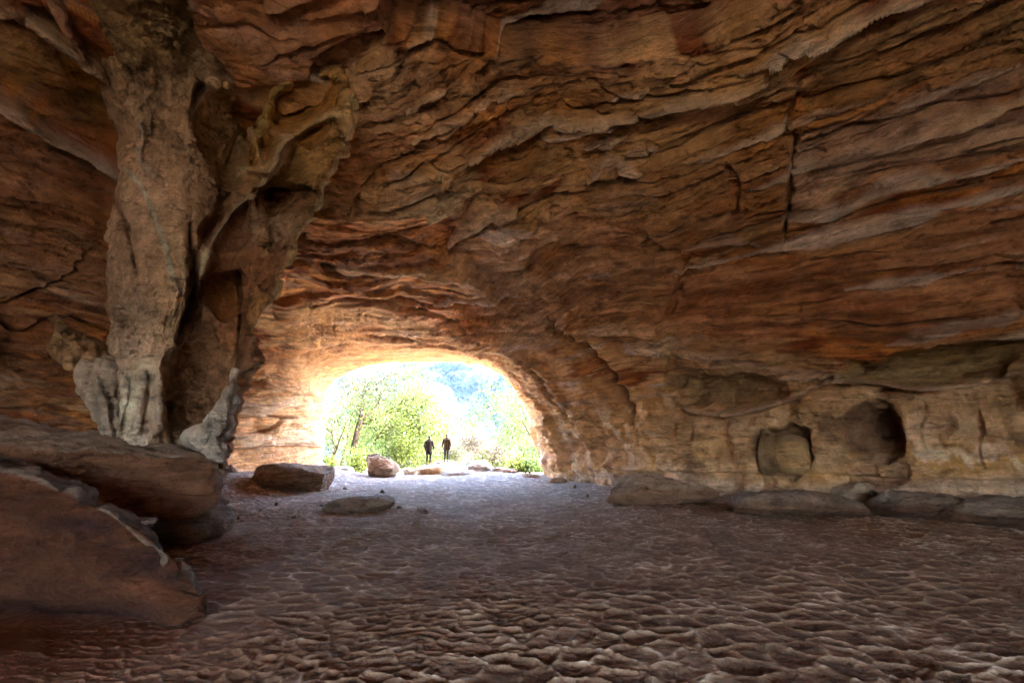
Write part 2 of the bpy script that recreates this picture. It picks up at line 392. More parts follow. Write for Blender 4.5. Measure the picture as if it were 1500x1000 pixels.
def F_bowl(cx, cy, rx, ry, ang, amp, tint=None, tw=0.7, p=2.0):
    R = max(rx, ry)*1.5; ix = np.flatnonzero((np.abs(wx-cx) < R) & (np.abs(wy-cy) < R))
    ux = wx.ravel()[ix] + 0.24*rx*WB1.ravel()[ix] - cx; uy = wy.ravel()[ix] + 0.24*ry*WB2.ravel()[ix] - cy
    a = math.radians(ang); u = (ux*math.cos(a) + uy*math.sin(a))/rx; v = (-ux*math.sin(a) + uy*math.cos(a))/ry
    q = u*u + v*v; put(ix, amp*np.clip(1 - q**(p/2), 0, 1)**0.6, sstep(1.2, 0.75, q)*tw, tint)
# colour provinces first
F_area([(380,300),(470,280),(560,285),(650,300),(640,335),(520,335),(440,345),(390,360)], 0, (0.50,0.20,0.07), .7, 8)
F_area([(470,255),(540,245),(640,235),(700,225),(690,265),(640,300),(560,292),(470,290)], 0, (0.62,0.45,0.25), .75, 10)
F_area([(500,190),(560,180),(660,165),(700,180),(640,215),(560,235),(500,250)], 0, (0.46,0.19,0.09), .6, 10)
F_area([(520,110),(620,80),(730,110),(900,95),(900,140),(760,165),(620,170),(520,185)], 0, (0.46,0.32,0.19), .65, 12)
F_area([(600,430),(700,420),(745,470),(700,480),(640,470),(600,455)], 0, (0.46,0.16,0.06), .6, 12)
F_area([(740,360),(860,300),(980,330),(1000,400),(970,480),(860,470),(790,440)], 0, (0.37,0.22,0.12), .8, 25)
F_area([(640,360),(740,350),(800,430),(830,480),(770,490),(700,430)], 0, (0.55,0.38,0.24), .7, 18)
F_area([(780,170),(900,130),(1120,110),(1150,180),(1060,230),(920,240),(800,265),(720,260)], 0, (0.36,0.21,0.08), .75, 15)
F_area([(1000,385),(1150,385),(1300,345),(1520,290),(1520,465),(1200,495),(1080,500),(985,480)], 0, (0.36,0.16,0.08), .8, 14)
F_area([(1160,220),(1300,160),(1520,90),(1520,210),(1300,270),(1160,320)], 0, (0.52,0.39,0.30), .75, 14)
F_area([(1180,100),(1300,40),(1520,-30),(1520,80),(1320,140),(1180,190)], 0, (0.36,0.21,0.085), .75, 14)
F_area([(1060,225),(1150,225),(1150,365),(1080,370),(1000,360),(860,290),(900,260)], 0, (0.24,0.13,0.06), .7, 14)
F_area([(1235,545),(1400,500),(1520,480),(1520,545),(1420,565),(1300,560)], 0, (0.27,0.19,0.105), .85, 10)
F_area([(985,580),(1100,605),(1240,570),(1330,575),(1520,560),(1520,650),(1300,640),(1200,690),(985,690)], 0, (0.46,0.31,0.19), .7, 12)
F_area([(980,500),(1060,500),(1180,520),(1230,545),(1150,575),(1060,590),(990,570)], 0, (0.34,0.22,0.12), .7, 12)
F_area([(840,690),(1000,690),(1180,710),(1520,700),(1520,780),(1200,760),(840,710)], 0, (0.44,0.33,0.25), .7, 10)
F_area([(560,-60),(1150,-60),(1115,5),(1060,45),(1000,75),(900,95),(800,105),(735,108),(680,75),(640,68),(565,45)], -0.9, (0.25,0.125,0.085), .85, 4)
F_area([(280,-40),(562,-40),(556,50),(500,85),(455,117),(320,118),(290,60)], 0.10, (0.40,0.17,0.08), .8, 3)
F_area([(452,117),(470,82),(545,50),(562,60),(535,95),(500,122)], -0.25, (0.22,0.12,0.08), .8, 3)
# left chamber: ribs, pale veins, dark scoops
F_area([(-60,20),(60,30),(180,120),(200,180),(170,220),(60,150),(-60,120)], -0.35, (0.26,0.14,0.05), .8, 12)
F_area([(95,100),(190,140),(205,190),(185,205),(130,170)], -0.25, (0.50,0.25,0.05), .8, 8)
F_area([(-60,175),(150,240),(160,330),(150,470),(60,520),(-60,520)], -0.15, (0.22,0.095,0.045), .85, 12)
F_ridge([(-40,-10),(30,30),(90,75),(140,112),(185,150)], 11, 0.45, (0.46,0.36,0.26), .85)
F_ridge([(45,-30),(80,10),(105,60),(125,90)], 9, 0.35, (0.40,0.24,0.17), .8)
F_ridge([(-40,130),(10,150),(60,185),(115,215),(160,245),(190,262)], 11, 0.5, (0.46,0.38,0.33), .85)
F_crack([(0,455),(50,435),(100,400),(160,345)], 4, 0.2)
F_crack([(-20,455),(15,470),(40,490),(90,470),(150,480)], 5, 0.35)
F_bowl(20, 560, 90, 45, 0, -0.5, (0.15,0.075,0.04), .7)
# ceiling beds and cracks
F_step([(1125,0),(1060,48),(1000,78),(900,97),(800,107),(735,110),(680,77)], -0.15, 20, 3)
F_ridge([(640,262),(690,228),(730,212),(800,196),(900,180),(1010,155),(1120,118)], 9, 0.28, (0.54,0.43,0.32), .85)
F_ridge([(655,340),(690,318),(725,300),(760,290)], 14, 0.5, (0.62,0.47,0.34), .9, 1.2)
F_ridge([(630,300),(660,280),(690,270)], 16, 0.25, (0.62,0.49,0.33), .8, 1.2)
F_crack([(640,354),(690,340),(730,318),(785,295),(850,283),(920,270),(1060,238)], 3, 0.3)
F_crack([(455,325),(520,328),(580,325),(630,318)], 2.5, 0.2)
F_crack([(525,340),(570,338),(610,348),(640,353)], 5, 0.35)
F_crack([(440,362),(480,363),(525,352)], 4, 0.3)
F_crack([(450,443),(520,438),(590,445),(640,452),(690,470),(712,484)], 3.5, 0.35)
F_crack([(560,438),(600,432),(635,450)], 5, 0.3)
F_step([(400,440),(520,420),(600,415),(680,440),(720,480)], 0.22, 40, 4)
F_ridge([(860,262),(890,242),(915,245),(945,252)], 10, 0.25, (0.52,0.42,0.33), .8, 1.2)
F_crack([(845,275),(890,270),(965,248)], 4, 0.35)
F_crack([(800,165),(840,178),(900,160),(980,150),(1050,130)], 4.5, 0.3)
F_crack([(560,250),(600,235),(660,215),(720,195)], 3, 0.25)
F_crack([(500,300),(540,240),(590,218),(640,200)], 2.5, 0.18)
F_crack([(520,215),(600,200),(700,170)], 2, 0.12)
F_crack([(560,70),(640,60),(760,25),(900,10),(1000,-15)], 7, 0.3)
F_crack([(690,78),(800,70),(930,55),(1050,25)], 6, 0.3)
F_crack([(745,105),(850,85),(960,70),(1040,50)], 3, 0.2)
# right wall
F_crack([(1168,125),(1158,160),(1148,190),(1165,210),(1160,250),(1155,300),(1147,372)], 3, 0.35)
F_area([(1065,225),(1155,208),(1156,300),(1148,310),(1085,305),(1078,265)], 0.22, None, 0, 3)
F_crack([(1068,228),(1080,265),(1085,303),(1148,312)], 2.5, 0.2)
F_crack([(1122,88),(1180,78),(1230,62),(1290,35),(1345,5)], 4.5, 0.35)
F_crack([(1180,110),(1260,88),(1340,68),(1420,35),(1500,-5)], 3, 0.2)
F_crack([(1140,240),(1200,215),(1270,190),(1330,180)], 5, 0.3)
F_crack([(1390,120),(1420,90),(1460,72),(1490,62)], 4, 0.25)
F_ridge([(1090,372),(1148,362),(1230,345),(1320,326),(1400,305),(1510,272)], 13, 0.22, (0.66,0.60,0.55), .95)
F_ridge([(1148,325),(1220,315),(1300,280),(1400,262),(1510,225)], 14, 0.2, (0.62,0.55,0.49), .9)
F_ridge([(1000,362),(1070,350),(1140,372)], 8, 0.1, (0.44,0.33,0.27), .7)
F_crack([(1150,345),(1220,330),(1300,305),(1400,285),(1500,250)], 2.5, 0.2)
F_crack([(1240,290),(1290,285),(1305,278)], 5, 0.15)
F_step([(1500,275),(1400,312),(1300,332),(1150,372),(1000,385)], -0.12, 30, 3)
# overhanging dark band, then the pale lower wall
F_step([(1520,462),(1400,480),(1200,503),(1070,512),(985,490)], -0.75, 60, 4)
F_step([(1010,360),(1000,400),(985,440),(975,470),(982,520),(985,570),(990,640)], 0.5, 90, 4)
F_ridge([(985,488),(1040,492),(1070,505)], 7, 0.12, (0.46,0.24,0.11), .7)
# rib arc right of the mouth
F_crack([(800,465),(830,490),(865,512),(893,545),(912,575),(928,600),(936,625),(938,650)], 13, 1.2, BROWN, .6)  # groove tinted brown, the rib's shadow put into the colour
F_step([(938,660),(936,620),(912,570),(885,533),(850,500),(810,474)], 0.35, 50, 5)
F_step([(640,350),(700,395),(745,440),(775,480)], 0.6, 80, 10)
F_bowl(880, 385, 135, 85, 25, -0.5)
F_crack([(800,470),(815,480),(828,492)], 6, 0.3)
# concave niches above the fluted wall
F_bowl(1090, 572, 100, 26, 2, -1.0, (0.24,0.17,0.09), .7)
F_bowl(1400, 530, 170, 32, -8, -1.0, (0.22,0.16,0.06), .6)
F_bowl(1150, 535, 110, 18, -5, -0.2)
F_step([(1510,545),(1400,572),(1330,572),(1235,561),(1170,587),(1100,607),(1040,604),(985,582)], 0.5, 26, 4)
F_ridge([(985,578),(1040,600),(1100,603),(1170,583),(1235,557),(1330,568),(1400,568),(1510,540)], 5, 0.32, (0.46,0.34,0.25), .8)
F_ridge([(1300,500),(1400,480),(1510,462)], 9, 0.15, (0.48,0.39,0.33), .8)
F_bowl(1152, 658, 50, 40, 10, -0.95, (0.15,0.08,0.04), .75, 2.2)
F_bowl(1284, 634, 52, 40, 14, -1.25, (0.13,0.07,0.045), .75, 1.8); F_bowl(1290, 628, 30, 22, 10, -0.6, (0.10,0.055,0.035), .6, 2.0)  # hole and the alcove before it: inner shade put into the tint
F_bowl(1290, 690, 45, 25, 0, -0.5, (0.25,0.15,0.10), .6)
for (vx, y0, y1) in ((1022,612,690),(1078,620,668),(1222,600,640),(1352,585,660),(1438,600,690),(972,600,680)):
    F_step([(vx, y0),(vx+7,y0+(y1-y0)*.3),(vx-4,y0+(y1-y0)*.6),(vx+5,y1)][::-1], 0.16, 14, 4)
F_bowl(1370, 625, 40, 24, -15, -0.22, BROWN, .3); F_bowl(1055, 650, 26, 22, 10, -0.2, OCHRE, .4); F_bowl(1455, 655, 50, 16, -5, -0.25, BROWN, .3); F_bowl(1010, 555, 30, 16, 0, -0.3, OLIVE, .4)
F_step([(1520,705),(1400,700),(1250,697),(1000,690),(870,685)], 0.25, 30, 5)
# left wall by the mouth
F_crack([(370,560),(400,565),(430,575),(465,578)], 3, 0.25)
F_crack([(380,605),(420,612),(460,610)], 2.5, 0.15)
F_crack([(385,655),(425,650),(468,652)], 2.5, 0.15)
# jamb strip
F_crack([(748,556),(768,580),(782,604),(788,628),(798,650),(805,672),(810,692)], 9, 0.55, ORANGE, .7)
F_crack([(752,548),(785,585),(800,612),(815,650),(822,690)], 3, 0.2, TAN, .3)
# the mouth's left wall: blocky joints and bulges
F_step([(470,505),(420,520),(385,535),(360,560)], 0.22, 30, 4)
F_step([(468,580),(430,577),(395,567),(365,562)], 0.30, 22, 3, TAN, .4)
F_step([(470,612),(430,613),(395,606),(360,612)], 0.18, 16, 3)
F_step([(470,655),(430,652),(380,656),(350,660)], 0.30, 20, 3, PALE, .4)
F_bowl(425, 640, 30, 18, 0, -0.25); F_bowl(445, 595, 16, 12, 0, 0.25, TAN, .5); F_bowl(400, 625, 22, 14, 10, 0.2, ORANGE, .4)
# the vault between mouth and rib: curved joints following the arch
F_step([(790,700),(770,640),(745,585),(715,548),(680,525)][::-1], 0.2, 14, 3)
F_step([(700,505),(745,530),(790,575),(815,620),(826,690)], 0.22, 20, 4)
F_step([(735,490),(790,520),(830,560),(858,610),(866,690)], 0.20, 22, 4)
F_crack([(760,505),(800,540),(830,585),(848,640)], 3, 0.2); F_crack([(835,600),(850,612),(862,606)], 3, 0.2)
F_bowl(855, 660, 55, 22, -10, -0.3, BROWN, .5); F_bowl(920, 668, 30, 16, 0, -0.25, BROWN, .4)
# sweeping beds: each line follows the dip of the strata as seen on the wall
rng = np.random.default_rng(5)
def dip(cx, cy):
    return (-0.52 if cx > 950 else -0.40)*1.0 + 0.0009*cy + (0.05 if cx < 520 else 0)
for k in range(150):
    cx = rng.uniform(380, 1500); cy = rng.uniform(-10, 500)
    if 730 < cx < 990 and 290 < cy < 480 and rng.random() < 0.7: continue
    Lh = rng.uniform(20, 110)*(1.5 if cx > 950 else 1.0); n_ = 6; pts = [(cx, cy)]
    for t in range(n_):
        X0, Y0 = pts[-1]; stp = 2*Lh/n_; pts.append((X0+stp, Y0 + stp*dip(X0, Y0) + rng.normal(0, 1.6)))
    u_ = rng.random()
    if u_ < 0.36: F_crack(pts, rng.uniform(1.5, 4.5), rng.uniform(0.12, 0.34), DARK, .6)
    elif u_ < 0.62: F_ridge(pts, rng.uniform(3, 10), rng.uniform(0.06, 0.20), (PALE, TAN, GREY, WHITE)[int(rng.integers(0, 4))], .6)
    else: F_step(pts[::-1], rng.uniform(0.10, 0.30), rng.uniform(8, 30), 2.5, (None, TAN, ORANGE, RED)[int(rng.integers(0, 4))], .4)
disp = disp*FR
lum = Cc.mean(-1, keepdims=True); Cc = (lum + (Cc - lum)*1.14)*np.array((1.06, 1.0, 1.02), F32)
P2 = P + n*disp[..., None]
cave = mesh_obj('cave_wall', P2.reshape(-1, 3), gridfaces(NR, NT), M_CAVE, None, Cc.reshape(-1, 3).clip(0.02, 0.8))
tag(cave, 'layered red and tan sandstone vault and walls of the cave', kind='structure')
del P, P2, n, x, y, z, wx, wy, Cc, disp, sd, bed, big, flute

# ================================================================== SAND FLOOR (footprints)
def voro(x, y, s=0):
    xi = np.floor(x).astype(np.int64); yi = np.floor(y).astype(np.int64)
    f1 = np.full(x.shape, 9.0, F32); f2 = np.full(x.shape, 9.0, F32); idv = np.zeros(x.shape, F32)
    for a in (-1, 0, 1):
        for b in (-1, 0, 1):
            zx = xi + a + 0.5 + 0.46*hash3(xi+a, yi+b, xi*0, s); zy = yi + b + 0.5 + 0.46*hash3(xi+a, yi+b, xi*0+1, s)
            d = np.hypot(x - zx, y - zy).astype(F32)
            c = d < f1
            f2 = np.where(c, f1, np.minimum(f2, d)); idv = np.where(c, hash3(xi+a, yi+b, xi*0+2, s), idv); f1 = np.where(c, d, f1)
    return f1, f2, idv
iv = np.concatenate([np.linspace(1/36.0, 1/3.0, 760), np.linspace(1/3.0, 1/1.6, 32)[1:]])
yy = np.concatenate([[600, 300, 160, 90, 60, 45], 1/iv, np.linspace(1.6, -40, 30)[1:]])
uu = np.concatenate([[-8, -4, -2.2], np.linspace(-1.35, 1.35, 880), [2.2, 4, 8]])
Y_ = np.repeat(yy[:, None], len(uu), 1); X_ = uu[None, :]*np.where(Y_ > 2.2, Y_, np.where(Y_ > 0, 2.2, 2.2 - Y_*0.2)[:, :])
h = floor_h(X_, Y_)
q1 = fbm(X_*0.9, Y_*0.9, 0, 2, 171)
wxx = X_ + 0.09*fbm(X_*1.6, Y_*1.6, 0, 2, 71) + 0.022*fbm(X_*8, Y_*8, 0, 2, 72); wyy = Y_ + 0.08*fbm(X_*1.6, Y_*1.6, 3, 2, 73) + 0.018*fbm(X_*8, Y_*8, 5, 2, 74)
def cells(fx, fy, s, dp, rw):
    """footprint hollows crowding one another, thin crumbled crests between them"""
    f1, f2, idv = voro(wxx*fx + s*1.7 + 0.25*wyy, wyy*fy + s*2.3, s)
    e = np.clip(f2 - f1, 0, 1)
    return -dp*(0.75 + 0.5*idv)*sstep(0.0, 0.45, e) + dp*0.55*np.exp(-(e/rw)**1.2)
mk = sstep(-0.35, 0.35, noise(X_*0.8, Y_*0.8, 0, 88))
wxx, wyy = 0.86*wxx + 0.5*wyy, -0.5*wxx + 0.86*wyy
rel = cells(3.3, 3.7, 3, 0.032, 0.10)*(0.30 + 0.70*mk) + cells(5.8, 6.4, 13, 0.022, 0.14)*(1.0 - 0.6*mk) + 0.3*cells(10.0, 12.0, 23, 0.02, 0.2)
rel = rel + 0.013*fbm(X_*6, Y_*7, 0, 4, 75) + 0.012*fbm(X_*2.2, Y_*2.2, 0, 2, 76) + 0.03*q1
amp = sstep(34, 26, Y_)*(0.30 + 0.70*sstep(-3.6, -1.9, X_ + 0.5*noise(Y_*0.9, X_*0.9, 0, 8)) + 0.7*sstep(6.0, 7.5, Y_)).clip(0, 1)*(0.85+0.3*noise(X_*0.4, Y_*0.4, 0, 77))
dry_lit = np.clip(0.44 + 17*(rel - 0.03*q1) + 0.15*fbm(X_*3, Y_*3, 1, 3, 80), 0, 1)  # dry crests paler, pits darker; ridge light and hollow shade painted in
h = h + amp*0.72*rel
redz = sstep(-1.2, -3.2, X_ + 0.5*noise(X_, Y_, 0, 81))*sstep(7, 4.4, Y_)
Cs = palette(dry_lit, ((0.18,0.102,0.062), (0.31,0.195,0.125), (0.68,0.53,0.41)))
cool = sstep(10, 24, Y_)[..., None]; Cs = Cs*(1-0.55*cool) + (Cs.mean(-1, keepdims=True)*1.35*np.array((0.98, 1.0, 1.06)))*0.55*cool  # sand greyed and blued towards the mouth, skylight put into the colour
Cs = Cs*(1-0.8*redz[..., None]) + np.array((0.24, 0.105, 0.06), F32)*0.8*redz[..., None]
out = sstep(28.0, 30, Y_)[..., None]; rear = sstep(-10, -13, Y_)[..., None]; Cs = Cs*(1-rear) + np.array((0.13, 0.11, 0.07), F32)*rear  # unseen ground behind darkened to weaken its bounce onto the roof
Cs = Cs*(1-out) + np.array((0.36, 0.31, 0.235), F32)*out
def sand_material():
    m, nt, b = nodemat('sand'); L = nt.links.new
    geo = N(nt, 'ShaderNodeNewGeometry'); tint = N(nt, 'ShaderNodeVertexColor', layer_name='tint')
    nf = N(nt, 'ShaderNodeTexNoise', Scale=60.0, Detail=6.0, Roughness=0.75); L(geo.outputs['Position'], nf.inputs['Vector'])
    rf = ramp(nt, [(0.3, g3(0.6)), (0.5, g3(1.0)), (0.7, g3(1.35))]); L(nf.outputs['Fac'], rf.inputs['Fac'])
    x1 = N(nt, 'ShaderNodeMix', data_type='RGBA', blend_type='MULTIPLY'); x1.inputs['Factor'].default_value = 0.8
    L(tint.outputs[0], x1.inputs[6]); L(rf.outputs[0], x1.inputs[7]); L(x1.outputs[2], b.inputs['Base Color'])
    b.inputs['Roughness'].default_value = 0.9
    v1 = N(nt, 'ShaderNodeTexNoise', Scale=14.0, Detail=10.0, Roughness=0.7); L(geo.outputs['Position'], v1.inputs['Vector'])
    bp = N(nt, 'ShaderNodeBump', Strength=0.7, Distance=0.05); L(v1.outputs['Fac'], bp.inputs['Height']); L(bp.outputs[0], b.inputs['Normal'])
    return m
M_SAND = sand_material()
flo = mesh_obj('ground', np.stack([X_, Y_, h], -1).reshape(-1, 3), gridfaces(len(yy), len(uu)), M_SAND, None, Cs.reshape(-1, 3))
tag(flo, 'brown sand trodden into overlapping footprints', kind='structure')

# ================================================================== ROCK BODIES
def relief_body(name, rows, Yf, feats, mat, thick=1.2, nr=300, nc=240, edge=0.10, tintf=None, sm=0.0, label=None, cat=None, disp_amp=1.0, round_p=0.5):
    """closed rock body: rows = (py, left px, right px); Yf(px,py) front distance; back follows at `thick`"""
    R = smooth_line([(r[0], r[1], r[2]) for r in rows], 6)
    py = np.linspace(R[0, 0], R[-1, 0], nr); l = np.interp(py, R[:, 0], R[:, 1]); r = np.interp(py, R[:, 0], R[:, 2])
    t = 0.5 - 0.5*np.cos(np.linspace(0, math.pi, nc)*0.96 + 0.02*math.pi); t = (t - t[0])/(t[-1]-t[0]); t = 0.45*t + 0.55*np.linspace(0, 1, nc)
    l = l + 5*noise(py*0.035, 0, 0, 221) + 2.5*noise(py*0.14, 0, 0, 222); r = r + 6*noise(py*0.04, 0, 0, 223) + 3*noise(py*0.15, 0, 0, 224)
    wdt = np.maximum(r - l, 4); r = l + wdt
    PX = l[:, None] + (r-l)[:, None]*t[None, :]; PY = np.repeat(py[:, None], nc, 1)
    rag = 1.0
    edgew = np.minimum(t, 1-t)[None, :]
    Yv = Yf(PX, PY)
    e = np.clip(edgew/edge, 0, 1); fall = thick*0.5*(1 - np.sqrt(np.clip(1-(1-e)**2, 0, 1)))
    q = at(PX, PY, Yv); pxw = PX + 3*fbm(q[..., 0]*1.5, q[..., 1]*1.5, q[..., 2]*1.5, 3, 201); pyw = PY + 3*fbm(q[..., 0]*1.5, q[..., 1]*1.5, q[..., 2]*1.5, 3, 207)
    D, C = feats(pxw, pyw, q)
    Pf = at(PX, PY, Yv + fall - D)
    nb = 40; tb = np.linspace(1, 0, nb + 2)[1:-1]
    PXb = l[:, None] + (r-l)[:, None]*tb[None, :]
    Yb = np.stack([np.interp(tb, t, Yv[i]) for i in range(nr)]) + thick*(0.5 + 0.5*np.sqrt(np.clip(1-(2*tb-1)**2, 0, 1)))[None, :]
    Pb = at(PXb, np.repeat(py[:, None], nb, 1), Yb)
    P = np.concatenate([Pf, Pb], 1); Cb = np.repeat(C[:, -1:], nb, 1); C = np.concatenate([C, Cb], 1)
    nn = gridnormals(P, True); cen = P.mean(1, keepdims=True)
    nn = nn*np.sign(np.sum(nn*(P-cen), -1).mean())
    x, y, z = P[..., 0], P[..., 1], P[..., 2]
    sdd, bed = strata(P, 0.14*disp_amp, (0.04, 0), 7)
    dd = sdd + disp_amp*(0.10*fbm(x*0.9, y*0.9, z*0.7, 3, 211) + 0.03*fbm(x*4, y*4, z*3, 3, 213))
    P = P + nn*dd[..., None]
    C = C*(1 + 0.08*bed + 0.3*fbm(x*1.8, y*1.8, z*0.8, 4, 217))[..., None]*1.15
    V = P.reshape(-1, 3); nc2 = nc + nb
    f = gridfaces(nr, nc2, True)
    top = P[0].mean(0); bot = P[-1].mean(0); V = np.vstack([V, top, bot]); nv = len(V)
    j = np.arange(nc2); j2 = (j+1) % nc2
    caps = np.concatenate([np.stack([np.full(nc2, nv-2), j2, j, np.full(nc2, nv-2)], -1)[:, :3], np.stack([np.full(nc2, nv-1), (nr-1)*nc2 + j, (nr-1)*nc2 + j2], -1)])
    capq = np.concatenate([caps, caps[:, 2:3]], 1)
    # quads only: cap triangles written as a separate fan below
    C = np.vstack([C.reshape(-1, 3), C[0, 0], C[-1, 0]]).clip(0.02, 0.8)
    return tri_obj(name, V, f, caps, mat, C, label, cat)
def tri_obj(name, V, quads, tris, mat, C, label=None, cat=None, parent=None):
    T = np.concatenate([quads[:, [0, 1, 2]], quads[:, [0, 2, 3]], tris]) if len(tris) else quads
    o = mesh_obj(name, V, T, mat, parent, C)
    return tag(o, label, cat)

# local versions of the feature tools, returning (D towards viewer, colour)
class Sculpt:
    def __init__(s, px, py, q, base):
        s.x, s.y, s.q = px, py, q; s.D = np.zeros(px.shape); s.C = np.ones(px.shape + (3,))*np.array(base)
    def tint(s, w, c): s.C = s.C*(1-w[..., None]) + np.array(c)*w[..., None]
    def ridge(s, line, w, amp, c=None, tw=.8, p=1.0):
        D, S, A = polydist(s.x, s.y, smooth_line(line, 5), w*4)
        g = np.exp(-(D/w)**(2*p)); s.D += amp*g
        if c is not None: s.tint(g*tw, c)
    def fold(s, line, w, amp, c=None, tw=.8, side=1, back=None):
        """sharp-crested fold: steep on one side, long slope on the other"""
        back = back or w*0.25
        D, S, A = polydist(s.x, s.y, smooth_line(line, 5), w*5)
        S = S*side; g = np.where(S > 0, np.exp(-S/w), np.exp(S/back))*(D < 1e8)*sstep(0, .08, A)*sstep(1, .92, A)
        s.D += amp*g
        if c is not None: s.tint(np.exp(-(D/(w*0.42))**2)*min(1, tw*1.15), tuple(min(0.8, v*1.22) for v in c))  # crest painted paler, the edge highlight put into the colour
    def bowl(s, cx, cy, rx, ry, ang, amp, c=None, tw=.85, k=0.5, wob=0.12):
        a = math.radians(ang); u = ((s.x-cx)*math.cos(a)+(s.y-cy)*math.sin(a))/rx; v = (-(s.x-cx)*math.sin(a)+(s.y-cy)*math.cos(a))/ry
        th = np.arctan2(v, u); r = np.hypot(u, v)*(1 + wob*np.sin(3*th+cx) + wob*0.6*np.sin(5*th+cy))
        s.D += amp*np.clip(1-r*r, 0, 1)**k
        if c is not None: s.tint(sstep(1.04, 0.9, r)*tw, c)
    def crack(s, line, w, d, c=DARK, tw=.7): s.ridge(line, w, -d, c, tw)

# --- the great pillar and hanging fin
def pillar_Y(px, py):
    ctr = np.interp(py, (-80, 60, 180, 280, 400, 500, 560, 640), (185, 225, 250, 240, 218, 212, 205, 198))
    hw = np.interp(py, (-80, 60, 180, 280, 400, 500, 560, 640), (150, 125, 100, 84, 60, 50, 42, 50))
    near = np.interp(py, (-160, 0, 115, 220, 350, 450, 560, 660), (4.9, 6.2, 7.5, 8.1, 8.25, 8.4, 8.8, 8.5))
    deep = np.interp(py, (-160, 0, 115, 200, 350, 500, 660), (10.5, 10.0, 9.0, 8.9, 9.1, 9.5, 9.9)) - 0.5*np.exp(-((px-np.interp(py, (115, 640), (495, 345)))/35)**2)
    u = np.abs(px - ctr)/hw; m = np.clip(1-u**2.4, 0, 1)**0.6
    m = np.where(px < ctr, np.maximum(m, 0.55), m)
    return deep*(1-m) + near*m
def pillar_feats(px, py, q):
    s = Sculpt(px, py, q, (0.42, 0.29, 0.20))
    s.tint(sstep(150, 60, py)*sstep(330, 270, px), (0.30, 0.20, 0.10))                      # ochre rough top
    s.tint(sstep(255, 330, px)*sstep(330, 380, py), (0.36, 0.18, 0.10))                     # red recess
    s.tint(sstep(330, 380, px)*sstep(330, 280, py), (0.44, 0.27, 0.11))
    s.tint(sstep(180, 300, py)*sstep(285, 255, px), (0.64, 0.47, 0.36)); s.tint(sstep(420, 560, py)*sstep(285, 255, px)*0.6, (0.74, 0.62, 0.54))                     # grey pillar
    s.tint(sstep(215, 240, px)*sstep(275, 262, px)*sstep(280, 360, py)*0.6, (0.60, 0.45, 0.30))
    s.bowl(326, 190, 43, 80, -14, -0.85, (0.36, 0.22, 0.10))
    s.bowl(366, 160, 30, 48, 8, -1.1, (0.28, 0.12, 0.04))
    s.bowl(446, 160, 62, 46, -12, -0.95, (0.44, 0.22, 0.05))
    s.bowl(382, 215, 16, 28, 10, -0.5, (0.40, 0.20, 0.05))
    s.bowl(420, 290, 50, 18, -4, -0.7, (0.30, 0.15, 0.08))
    s.bowl(328, 430, 32, 36, 5, -0.75, (0.40, 0.16, 0.05))
    s.bowl(330, 330, 34, 46, 20, -0.6, (0.34, 0.17, 0.10))
    s.bowl(285, 455, 14, 45, 8, -0.4, (0.36, 0.20, 0.11))
    s.bowl(300, 560, 45, 80, 5, -0.35, (0.36, 0.20, 0.12))
    s.fold([(322,118),(300,135),(283,170),(285,215)], 14, 0.35, (0.50,0.36,0.24), .7, -1)
    s.fold([(330,120),(350,165),(372,200),(385,248)], 10, 0.45, (0.58,0.42,0.26), .8, 1)
    s.fold([(428,118),(402,135),(392,165),(376,200),(372,212)], 11, 0.7, (0.60,0.40,0.16), .85, -1)
    s.fold([(500,172),(465,180),(435,198),(414,215),(402,245),(385,255),(350,250)], 16, 0.75, (0.60,0.45,0.27), .85, 1)
    s.fold([(420,200),(412,235),(396,255),(372,285),(345,305),(318,345),(302,372),(290,420)], 16, 0.8, (0.58,0.49,0.38), .8, 1, 10)
    s.fold([(512,130),(510,200),(490,250),(470,290),(452,335),(428,375),(405,428)], 16, 0.55, (0.55,0.40,0.22), .85, 1)
    s.fold([(440,290),(455,275),(470,290)], 8, 0.3, None)
    s.fold([(385,372),(388,330),(376,285)], 8, 0.3, (0.46,0.30,0.18), .6)
    s.ridge([(330,300),(365,270),(375,320)], 8, 0.25, (0.50,0.30,0.18), .6)
    s.bowl(382, 455, 19, 36, 8, 0.55, (0.58,0.33,0.14))
    s.ridge([(352,545),(370,500),(378,470)], 7, 0.3, (0.46,0.28,0.18))
    s.ridge([(175,240),(200,262),(222,300),(238,350),(250,395),(262,430)], 3.5, 0.05, (0.72,0.66,0.62), .8)
    s.ridge([(208,180),(212,205),(205,230),(225,255)], 5, 0.14, (0.62,0.56,0.52), .8)
    s.fold([(268,380),(272,440),(266,490),(240,525),(232,560),(234,640)], 14, 0.5, (0.60,0.50,0.42), .5, 1, 6)
    s.fold([(210,540),(206,580),(200,640)], 12, 0.3, (0.58,0.50,0.46), .5)
    s.fold([(185,545),(180,590),(172,640)], 9, 0.25, (0.58,0.50,0.46), .5)
    s.crack([(150,240),(185,330),(200,400)], 5, 0.2); s.crack([(370,282),(410,274),(455,276)], 4, 0.4)
    s.crack([(278,330),(285,400),(278,450),(262,500)], 5, 0.35); s.crack([(348,400),(352,470),(345,560)], 4, 0.3)
    f = noise(q[..., 0]*3, q[..., 1]*3, q[..., 2]*0.7, 301)*sstep(290, 250, px)
    s.D += 0.10*np.abs(f) + 0.10*fbm(q[..., 0]*2.6, q[..., 1]*2.6, q[..., 2]*2.2, 4, 303)*sstep(300, 150, py + 0*px)
    s.D += 0.075*fbm(q[..., 0]*4, q[..., 1]*4, q[..., 2]*3, 4, 305)*sstep(300, 260, px) + 0.03*fbm(q[..., 0]*11, q[..., 1]*11, q[..., 2]*9, 3, 307)
    return s.D, s.C
